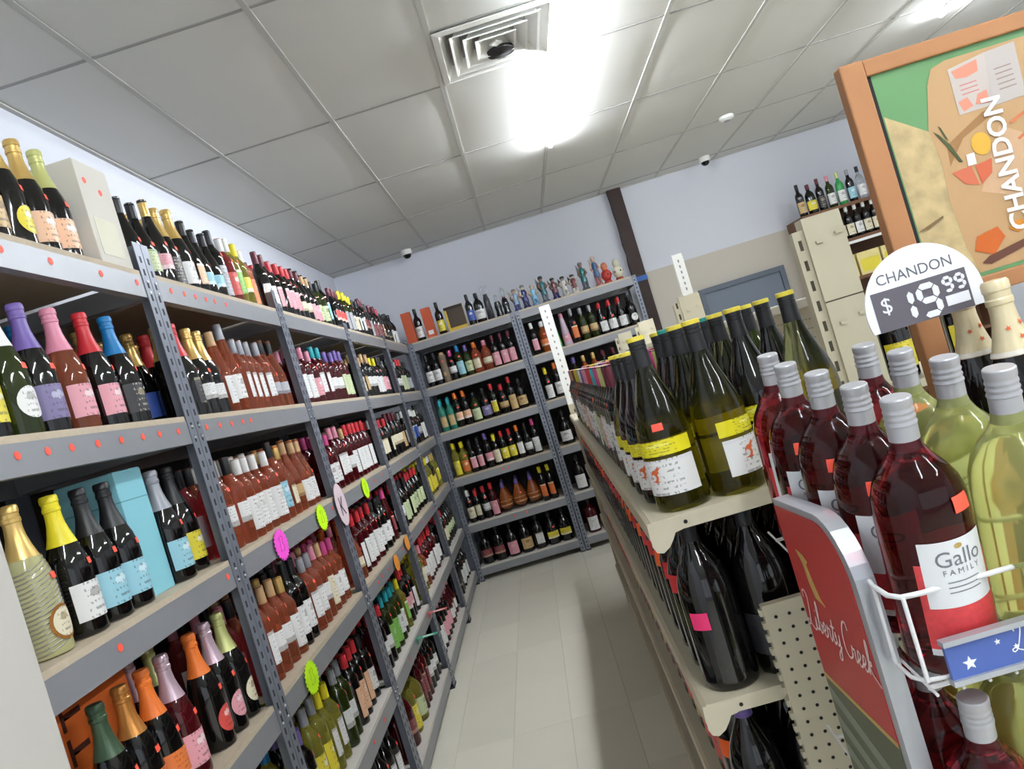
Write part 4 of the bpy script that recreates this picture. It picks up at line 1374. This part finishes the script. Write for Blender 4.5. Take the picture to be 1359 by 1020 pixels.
# wire basket tiers
for ti, zf in enumerate((1.262, .905, .55)):
    w = MB()
    yf, yb = .842, 1.36
    dz = (yb - yf) * math.tan(TILT)
    xl, xr = .318, .575
    def bask(zr):
        return [rk(xl + .004, .93, zr), rk(xl - .003, .90, zr), rk(xl - .004, .862, zr), rk(xl + .004, yf + .004, zr), rk(xl + .025, yf, zr), rk(xr - .02, yf, zr), rk(xr, yf + .02, zr), rk(xr, 1.0, zr)]
    w.tube(bask(zf + .108), .0032, 8)
    w.tube(bask(zf + .012), .0026, 8)
    for x in (xl + .004, xl + .14, xr - .02):
        w.tube([rk(x, yf, zf + .108), rk(x, yf, zf + .012)], .0026, 8)
    w.tube([rk(xl - .003, .90, zf + .108), rk(xl - .003, .90, zf + .012)], .0024, 8)
    for i in range(9):
        x = xl + .01 + i * (xr - xl - .02) / 8
        w.tube([rk(x, yf, zf - .005), rk(x, yb, zf - .005 + dz)], .002, 6)
    for i in range(4):
        yy = yf + .02 + i * .155
        w.tube([rk(xl + .01, yy, zf - .008 + (yy - yf) * math.tan(TILT)), rk(xr - .01, yy, zf - .008 + (yy - yf) * math.tan(TILT))], .003, 6)
    wb_ = obj('wire_basket', w.mesh('wire_basket', smooth=50), wire_m, RK)
    # printed price strip
    st = MB().box(xl + .026 - RO.x, yf - .012 - RO.y, zf + .012, xr - RO.x, yf - .006 - RO.y, zf + .05)
    sp = obj('price_strip', st.mesh('price_strip'), mat('strip_blue', (74, 98, 166), .45), wb_)
    ra = MB().box(xl + .024 - RO.x, yf - .016 - RO.y, zf + .05, xr - RO.x, yf - .004 - RO.y, zf + .056).box(xl + .024 - RO.x, yf - .016 - RO.y, zf + .006, xr - RO.x, yf - .004 - RO.y, zf + .012)
    obj('strip_rail', ra.mesh('strip_rail'), alu, sp)
    if ti == 0:
        star = []
        for i in range(10):
            a = PI / 2 + PI * i / 5
            rr = .008 if i % 2 == 0 else .0035
            star.append((rr * math.cos(a), rr * math.sin(a)))
        for dx, zz, sc in ((.048, .026, 1), (.082, .04, .45), (.1, .03, .4)):
            obj('printed_star', MB().prism([(xl + dx - RO.x + a * sc, zf + zz + b * sc) for a, b in star], 'y', yf - .0126 - RO.y, yf - .0121 - RO.y).mesh('printed_star'), whitep, sp)
        obj('lettering', script_mesh('Liberty Creek', .0105, .07), whitep, sp, (xl + .150 - RO.x, yf - .0126 - RO.y, zf + .026), (R(90), 0, 0))
for x in (.47, .57):
    obj('rack_post', boxmesh('rack_post', x - .008 - RO.x, 1.365 - RO.y, 0, x + .008 - RO.x, 1.385 - RO.y, 1.42), alu, RK)
obj('rack_foot', MB().box(.31 - RO.x, .9 - RO.y, 0, .33 - RO.x, 1.385 - RO.y, .03).box(.57 - RO.x, .9 - RO.y, 0, .59 - RO.x, 1.385 - RO.y, .03).mesh('rack_foot'), alu, RK)

# branded magnums in the rack
gs = SH['M']
lw_me = patch(gs['glass'], .088, .166, -.8, .72, 14, .0010)
lr_me = patch(gs['glass'], .038, .14, -.95, .95, 16, .0006)
lb_me = patch(gs['glass'], .030, .038, -.95, .95, 16, .0006, 1)
gst_me = patch(gs['glass'], .192, .210, .12, .58, 5, .0014, 4)
cr_me = ellipse_patch(gs['glass'], .158, .003, .09, off=.0014, n=10, rings=2)


def bent(me, r, z0):
    me = me.copy()
    for v in me.vertices:
        a = v.co.x / r
        v.co = Vector((r * math.sin(a), -r * math.cos(a), z0 + v.co.y))
    return me


rr_ = gs['r'] + .0014
g1 = bent(text_mesh('Gallo', .026), rr_, .144)
g2 = bent(text_mesh('F A M I L Y', .0095), rr_, .129)
g3 = MB()
for k in range(3):
    n0 = len(g3.v)
    for i in range(9):
        a = -.36 + .72 * i / 8
        for zz in (.117 - k * .006, .1182 - k * .006):
            g3.v.append((rr_ * math.sin(a), -rr_ * math.cos(a), zz))
    for i in range(8):
        g3.f.append((n0 + 2 * i, n0 + 2 * i + 2, n0 + 2 * i + 3, n0 + 2 * i + 1)); g3.m.append(0)
g3 = g3.mesh('small_print', fix=False)
plainw = mat('label_plain', (226, 228, 230), .45)
ink_g = mat('ink_grey', (120, 122, 130), .5)
pinkred = mat('label_pinkred', (206, 62, 66), .5, noise=.25, nscale=160)
ylw = mat('label_amber', (214, 168, 40), .5, noise=.15, nscale=120)


def gallo(tip, glass, low, label, rz=0.0, sticker=True):
    rot = (Matrix.Rotation(TILT, 3, 'X') @ Matrix.Rotation(rz, 3, 'Z'))
    ax = rot @ Vector((0, 0, 1))
    base = Vector(tip) - ax * .32
    t = thing('magnum_bottle', label, 'bottle', base, 0, 'magnums in the wire rack', rot.to_euler())
    obj('glass', gs['gm'], GL[glass][1], t)
    obj('cap', gs['cm'], CP['Wg'][1], t)
    a = obj('lower_label', lr_me, low, t)
    b = obj('upper_label', lw_me, plainw, t)
    obj('label_edge', lb_me, plainw, t)
    obj('lettering', g1, ink_g, b)
    obj('lettering', g2, ink_g, b)
    obj('small_print', g3, ink_g, b)
    obj('printed_crown', cr_me, gold_m, b)
    if sticker:
        obj('price_sticker', gst_me, dot_m, t, (0, 0, 0), (0, 0, -.5 if rz < 0 else 0))
    return t


CP['Wg'] = ('white', mat('cap_pearl', (176, 176, 180), .38, .3))
E_ = [(.383, .856, 1.582), (.384, .958, 1.595), (.381, 1.06, 1.613), (.377, 1.163, 1.628), (.387, 1.266, 1.643)]
nm = ['front', 'second', 'third', 'fourth', 'rearmost']
for i, p in enumerate(E_):
    gallo(p, 'R', pinkred, '%s ruby rose magnum in the left column of the wire rack' % nm[i], rz=.12 if i == 0 else -.25)
W_ = [(.488, .835, 1.584), (.490, .94, 1.598), (.491, 1.045, 1.61), (.492, 1.15, 1.623)]
for i, p in enumerate(W_):
    gallo(p, 'Y' if i < 3 else 'R', ylw if i < 3 else pinkred, '%s %s magnum in the right column of the wire rack' % (nm[i], 'pale green' if i < 3 else 'ruby'), rz=.3)
for ti, zb_ in enumerate((.905, .55)):
    for i in range(3):
        y = .87 + .104 * i
        tip = (.375, y, zb_ + .325 + .0155 * i)
        gallo(tip, 'R', pinkred, '%s ruby rose magnum in the %s tier of wire rack' % (nm[i], ['second', 'lowest'][ti]), rz=.1)
        tip = (.482, y, zb_ + .325 + .0155 * i)
        gallo(tip, 'Y', ylw, '%s pale green magnum in the %s tier of wire rack' % (nm[i], ['second', 'lowest'][ti]), rz=.1)

# ------------------------------------------------------------------ wooden poster stand with price disc and gold-necked bottles
pine = mat('pine_wood', (172, 120, 78), .55, noise=.14, nscale=7)
ST = thing('poster_stand', 'wooden framed poster stand at right with sparkling wine advertisement', 'poster stand', (.665, 1.33, 0))
SO = Vector((.665, 1.33, 0))


def ps(x, z):
    return (x - SO.x, z)


W1 = 1.20
obj('frame_stile', boxmesh('frame_stile', 0, 0, 0, .042, .026, 2.076, .003), pine, ST)
obj('frame_stile', boxmesh('frame_stile', W1 - SO.x - .046, 0, 0, W1 - SO.x, .026, 2.076, .003), pine, ST)
obj('frame_rail', boxmesh('frame_rail', .042, .001, 2.046, W1 - SO.x - .046, .025, 2.075, .003), pine, ST)
obj('frame_rail', boxmesh('frame_rail', .042, .001, 1.63, W1 - SO.x - .046, .025, 1.66, .003), pine, ST)
obj('stand_shelf', boxmesh('stand_shelf', -.02, -.235, 1.32, W1 - SO.x, -.005, 1.342), pine, ST)
obj('stand_foot', boxmesh('stand_foot', 0, -.23, 0, .04, -.002, 1.32), pine, ST)
PY = .008
po = obj('poster', boxmesh('poster', .051, PY, 1.66, W1 - SO.x - .046, PY + .006, 2.046), mat('poster_green', (98, 144, 94), .45), ST)
obj('dark_gap', boxmesh('dark_gap', .042, PY + .0005, 1.66, .051, PY + .004, 2.046), black_m, ST)


def art(name, pts, rgb, d, noise=0, nscale=30):
    p = [(max(.053, min(W1 - SO.x - .05, a - SO.x)), max(1.661, min(2.044, b))) for a, b in pts]
    obj(name, MB().prism(p, 'y', PY - d * .0003 - .0002, PY - d * .0003).mesh(name), mat('art_%d_%d_%d' % rgb, rgb, .45, noise=noise, nscale=nscale), po)


art('stone_print', [(.711, 1.972), (.746, 1.952), (.784, 1.925), (.83, 1.9), (.83, 1.667), (.697, 1.667), (.697, 1.74)], (184, 163, 118), 1, .5, 38)
art('board_print', [(.784, 1.927), (.803, 2.0), (.817, 2.027), (.843, 2.034), (1.14, 2.034), (1.14, 1.667), (.80, 1.667), (.789, 1.714), (.784, 1.80), (.79, 1.87)], (184, 148, 104), 2, .06, 20)
art('shadow_print', [(.806, 1.893), (.88, 1.931), (.905, 1.926), (.836, 1.897), (.802, 1.857)], (152, 112, 66), 3)
art('pale_print', [(.84, 1.80), (.90, 1.90), (.96, 1.86), (.93, 1.76)], (198, 162, 126), 3)
art('card_print', [(.843, 2.017), (.91, 2.027), (.899, 1.937), (.841, 1.936)], (190, 180, 172), 4)
art('card_print', [(.91, 2.027), (.964, 2.03), (.958, 1.937), (.898, 1.934)], (184, 176, 170), 4)
art('pink_print', [(.848, 2.012), (.895, 2.02), (.892, 2.0), (.87, 1.995), (.852, 1.998)], (216, 140, 116), 5)
art('pink_print', [(.845, 1.958), (.862, 1.962), (.868, 1.945), (.85, 1.94)], (216, 140, 116), 5)
art('pink_print', [(.88, 1.962), (.897, 1.965), (.896, 1.942), (.872, 1.946)], (216, 140, 116), 5)
for i in range(5):
    art('text_print', [(.918, 1.995 - i * .009), (.948, 1.996 - i * .009), (.948, 1.994 - i * .009), (.918, 1.993 - i * .009)], (150, 130, 120), 5)
for i in range(3):
    art('text_print', [(.855, 1.985 - i * .008), (.885, 1.986 - i * .008), (.885, 1.984 - i * .008), (.855, 1.983 - i * .008)], (200, 130, 120), 5)
art('drink_print', [(.801, 1.845), (.835, 1.848), (.84, 1.812), (.817, 1.82)], (196, 104, 74), 5)
art('drink_print', [(.842, 1.846), (.872, 1.85), (.866, 1.826), (.844, 1.812)], (200, 98, 64), 5)
art('ice_print', [(.832, 1.868), (.846, 1.868), (.845, 1.848), (.83, 1.848)], (232, 226, 220), 6)
art('herb_print', [(.790, 1.922), (.798, 1.914), (.812, 1.892), (.824, 1.858), (.818, 1.86), (.804, 1.893)], (70, 80, 46), 6)
art('herb_print', [(.80, 1.93), (.806, 1.905), (.811, 1.9), (.804, 1.925)], (70, 80, 46), 6)
art('slice_print', [(.862 + .017 * math.cos(a * .5), 1.879 + .02 * math.sin(a * .5)) for a in range(12)], (216, 168, 60), 5)
art('orange_print', [(.80, 1.705), (.81, 1.728), (.848, 1.735), (.856, 1.715), (.83, 1.69)], (196, 96, 30), 6)
art('orange_print', [(.866, 1.725), (.872, 1.735), (.892, 1.735), (.9, 1.722), (.88, 1.715)], (204, 130, 36), 6)
art('stick_print', [(.806, 1.682), (.82, 1.69), (.96, 1.715), (.96, 1.705), (.86, 1.684), (.82, 1.676)], (96, 56, 40), 7)
art('crack_print', [(.714, 1.765), (.74, 1.772), (.765, 1.78), (.765, 1.776), (.735, 1.764)], (120, 96, 60), 7)
for i in range(4):
    x = .905 + i * .0
    art('script_print', [(.918 + i * .006, 1.90 - i * .03), (.955, 1.915 - i * .03), (.957, 1.911 - i * .03), (.92 + i * .006, 1.896 - i * .03)], (206, 112, 70), 6)
obj('lettering', text_mesh('CHANDON', .045, bold=.0012), whitep, po, (.893 - SO.x, PY - .0032, 1.835), (R(90), R(-87), 0))

# price disc
PD = thing('price_disc', 'round white price sign lettered with sparkling wine price', 'price sign', (.6175, 1.19, 1.653))
_a0 = math.asin(-.0255 / .092)
obj('disc', MB().prism([(.092 * math.cos(_a0 + (PI - 2 * _a0) * i / 40), .092 * math.sin(_a0 + (PI - 2 * _a0) * i / 40)) for i in range(41)], 'y', -.0022, 0).mesh('disc'), mat('sign_white', (236, 238, 244), .45), PD)
gcard = mat('lcd_grey', (92, 88, 96), .5)
cdm = obj('digit_card', boxmesh('digit_card', -.078, -.0034, -.026, .070, -.0022, .036), gcard, PD)
seg_m = mat('digit_white', (228, 230, 236), .5)
obj('lettering', text_mesh('CHANDON', .023), mat('ink_dark', (96, 96, 104), .5), PD, (-.004, -.0026, .052), (R(90), 0, 0))
obj('lettering', text_mesh('$', .034), seg_m, cdm, (-.059, -.0037, .012), (R(90), 0, 0))


def seg7(ch, x, z, w, h, th):
    S = {'1': 'bc', '9': 'abcdfg'}[ch]
    g = th * .12
    H = lambda zz: [(x + g, zz), (x + th * .5 + g, zz + th / 2), (x + w - th * .5 - g, zz + th / 2), (x + w - g, zz), (x + w - th * .5 - g, zz - th / 2), (x + th * .5 + g, zz - th / 2)]
    V = lambda xx, za, zb: [(xx, za + g), (xx + th / 2, za + th * .5 + g), (xx + th / 2, zb - th * .5 - g), (xx, zb - g), (xx - th / 2, zb - th * .5 - g), (xx - th / 2, za + th * .5 + g)]
    d = {'a': H(z + h), 'g': H(z + h / 2), 'd': H(z), 'b': V(x + w, z + h / 2, z + h), 'c': V(x + w, z, z + h / 2), 'f': V(x, z + h / 2, z + h)}
    for s in S:
        obj('digit_segment', MB().prism(d[s], 'y', -.0042, -.0034).mesh('digit_segment'), seg_m, cdm)


seg7('1', -.045, -.019, .024, .044, .0095)
seg7('9', -.007, -.019, .026, .044, .0095)
seg7('9', .033, .008, .0115, .020, .005)
seg7('9', .052, .008, .0115, .020, .005)
obj('blank_window', boxmesh('blank_window', .03, -.0042, -.015, .066, -.0034, .0005), seg_m, cdm)
obj('sign_bracket', MB().tube([(.03, .002, .03), (.05, .07, .03), (.068, .141, .03)], .004, 8).mesh('sign_bracket'), steel, PD)

chfoil = mat('champagne_foil', (222, 208, 170), .35, .3, noise=.06, nscale=60)
star_me = None
for i, (x, y, lb) in enumerate(((.695, 1.14, 'gold-necked sparkling bottle right of the price disc'), (.79, 1.14, 'gold-necked sparkling bottle at the right photo edge'),
                                (.70, 1.245, 'gold-necked sparkling bottle in the second row before poster'))):
    t = thing('sparkling_wine_bottle', lb, 'bottle', (x, y, 1.342), 0, 'gold-necked sparkling bottles on the poster stand')
    s = SH['F']
    obj('glass', s['gm'], GL['k'][1], t)
    f_ = obj('foil', s['cm'], chfoil, t)
    obj('neck_band', patch(s['cap'], .2055, .2125, -PI, PI, 24, .0006, 1), mat('pale_band', (226, 220, 210), .4), t)
    for (a, z) in ((.1, .23), (-.5, .245), (.45, .25)):
        r = rad_at(s['cap'], z) + .0008
        obj('printed_star', MB().prism([(.0045 * math.cos(PI * q / 5) * (1 if q % 2 else .4), .0045 * math.sin(PI * q / 5) * (1 if q % 2 else .4)) for q in range(10)], 'y', -.0006, 0).mesh('printed_star'),
            mat('star_orange', (220, 92, 40), .5), f_, (r * math.sin(a), -r * math.cos(a), z), (R(-18), 0, a))
    obj('label', s['lm'], LBM['c'][0], t)
# a few bottles on the ledge of the gondola spine, between post and poster
for i, sp in enumerate(('FkKy', 'FkKy', 'BkKw', 'FkKy')):
    RUN[0] += 1
    bottle(sp, (1.0 + .1 * i, 2.35, 1.386), 0, ['black-foiled dark bottle behind the price disc', 'black-foiled dark bottle behind the gold-necked bottles', 'black-capped white-labelled bottle behind the poster', 'black-foiled bottle hidden behind the poster'][i], 'bottles on the gondola spine ledge', sticker=False)

# ------------------------------------------------------------------ pale cabinet at the left edge of the view
pale = mat('pale_cabinet', (186, 183, 176), .6)
t = thing('cabinet', 'plain off-white cabinet standing at the lower left photo edge', 'cabinet', (-.94, .85, 0))
obj('cabinet_body', boxmesh('cabinet_body', -.05, -.35, .05, .053, .35, 1.82, .006), pale, t)
obj('plinth', boxmesh('plinth', -.045, -.34, 0, .045, .34, .05), steel, t)

# ------------------------------------------------------------------ bottles standing behind the front rows
def rear_mesh():
    V, Fc, Mi, mats, midx = [], [], [], [], {}
    def mi(m):
        if m.name not in midx:
            midx[m.name] = len(mats); mats.append(m)
        return midx[m.name]
    def simp(p, n):
        return p if len(p) <= n else [p[0]] + [p[round(i * (len(p) - 1) / (n - 1))] for i in range(1, n - 1)] + [p[-1]]
    for spec, places in rear.items():
        c, g, cp, lb = spec
        s = SH[c]
        gp = [q for q in s['glass'] if q[0] > .01]
        a = MB().lathe(gp, 10, mi=mi(GL[g][1]))
        a.lathe(s['cap'], 10, mi=mi(CP[cp][1]))
        lm = s['lm']
        k0 = len(a.v)
        a.v += [tuple(v.co) for v in lm.vertices]
        for p in lm.polygons:
            a.f.append(tuple(k0 + i for i in p.vertices)); a.m.append(mi(LBM[lb][0]))
        if c == 'Z':
            a.v = [(p[0] * .93, p[1] * .93, p[2] * .9) for p in a.v]
        for (x, y, z, rz) in places:
            k0 = len(V)
            cr, sr = math.cos(rz), math.sin(rz)
            V += [(x + cr * p[0] - sr * p[1], y + sr * p[0] + cr * p[1], z + p[2]) for p in a.v]
            Fc += [tuple(k0 + i for i in f) for f in a.f]
            Mi += a.m
    me = bpy.data.meshes.new('bottles_in_rear_rows')
    me.from_pydata(V, [], Fc)
    me.polygons.foreach_set('material_index', Mi)
    me.polygons.foreach_set('use_smooth', [True] * len(Fc))
    for m in mats:
        me.materials.append(m)
    o = bpy.data.objects.new('bottles_in_rear_rows', me)
    COL.objects.link(o)
    tag(o, 'rows of bottles standing behind the front bottles on every shelf', 'bottles', kind='stuff')


rear_mesh()
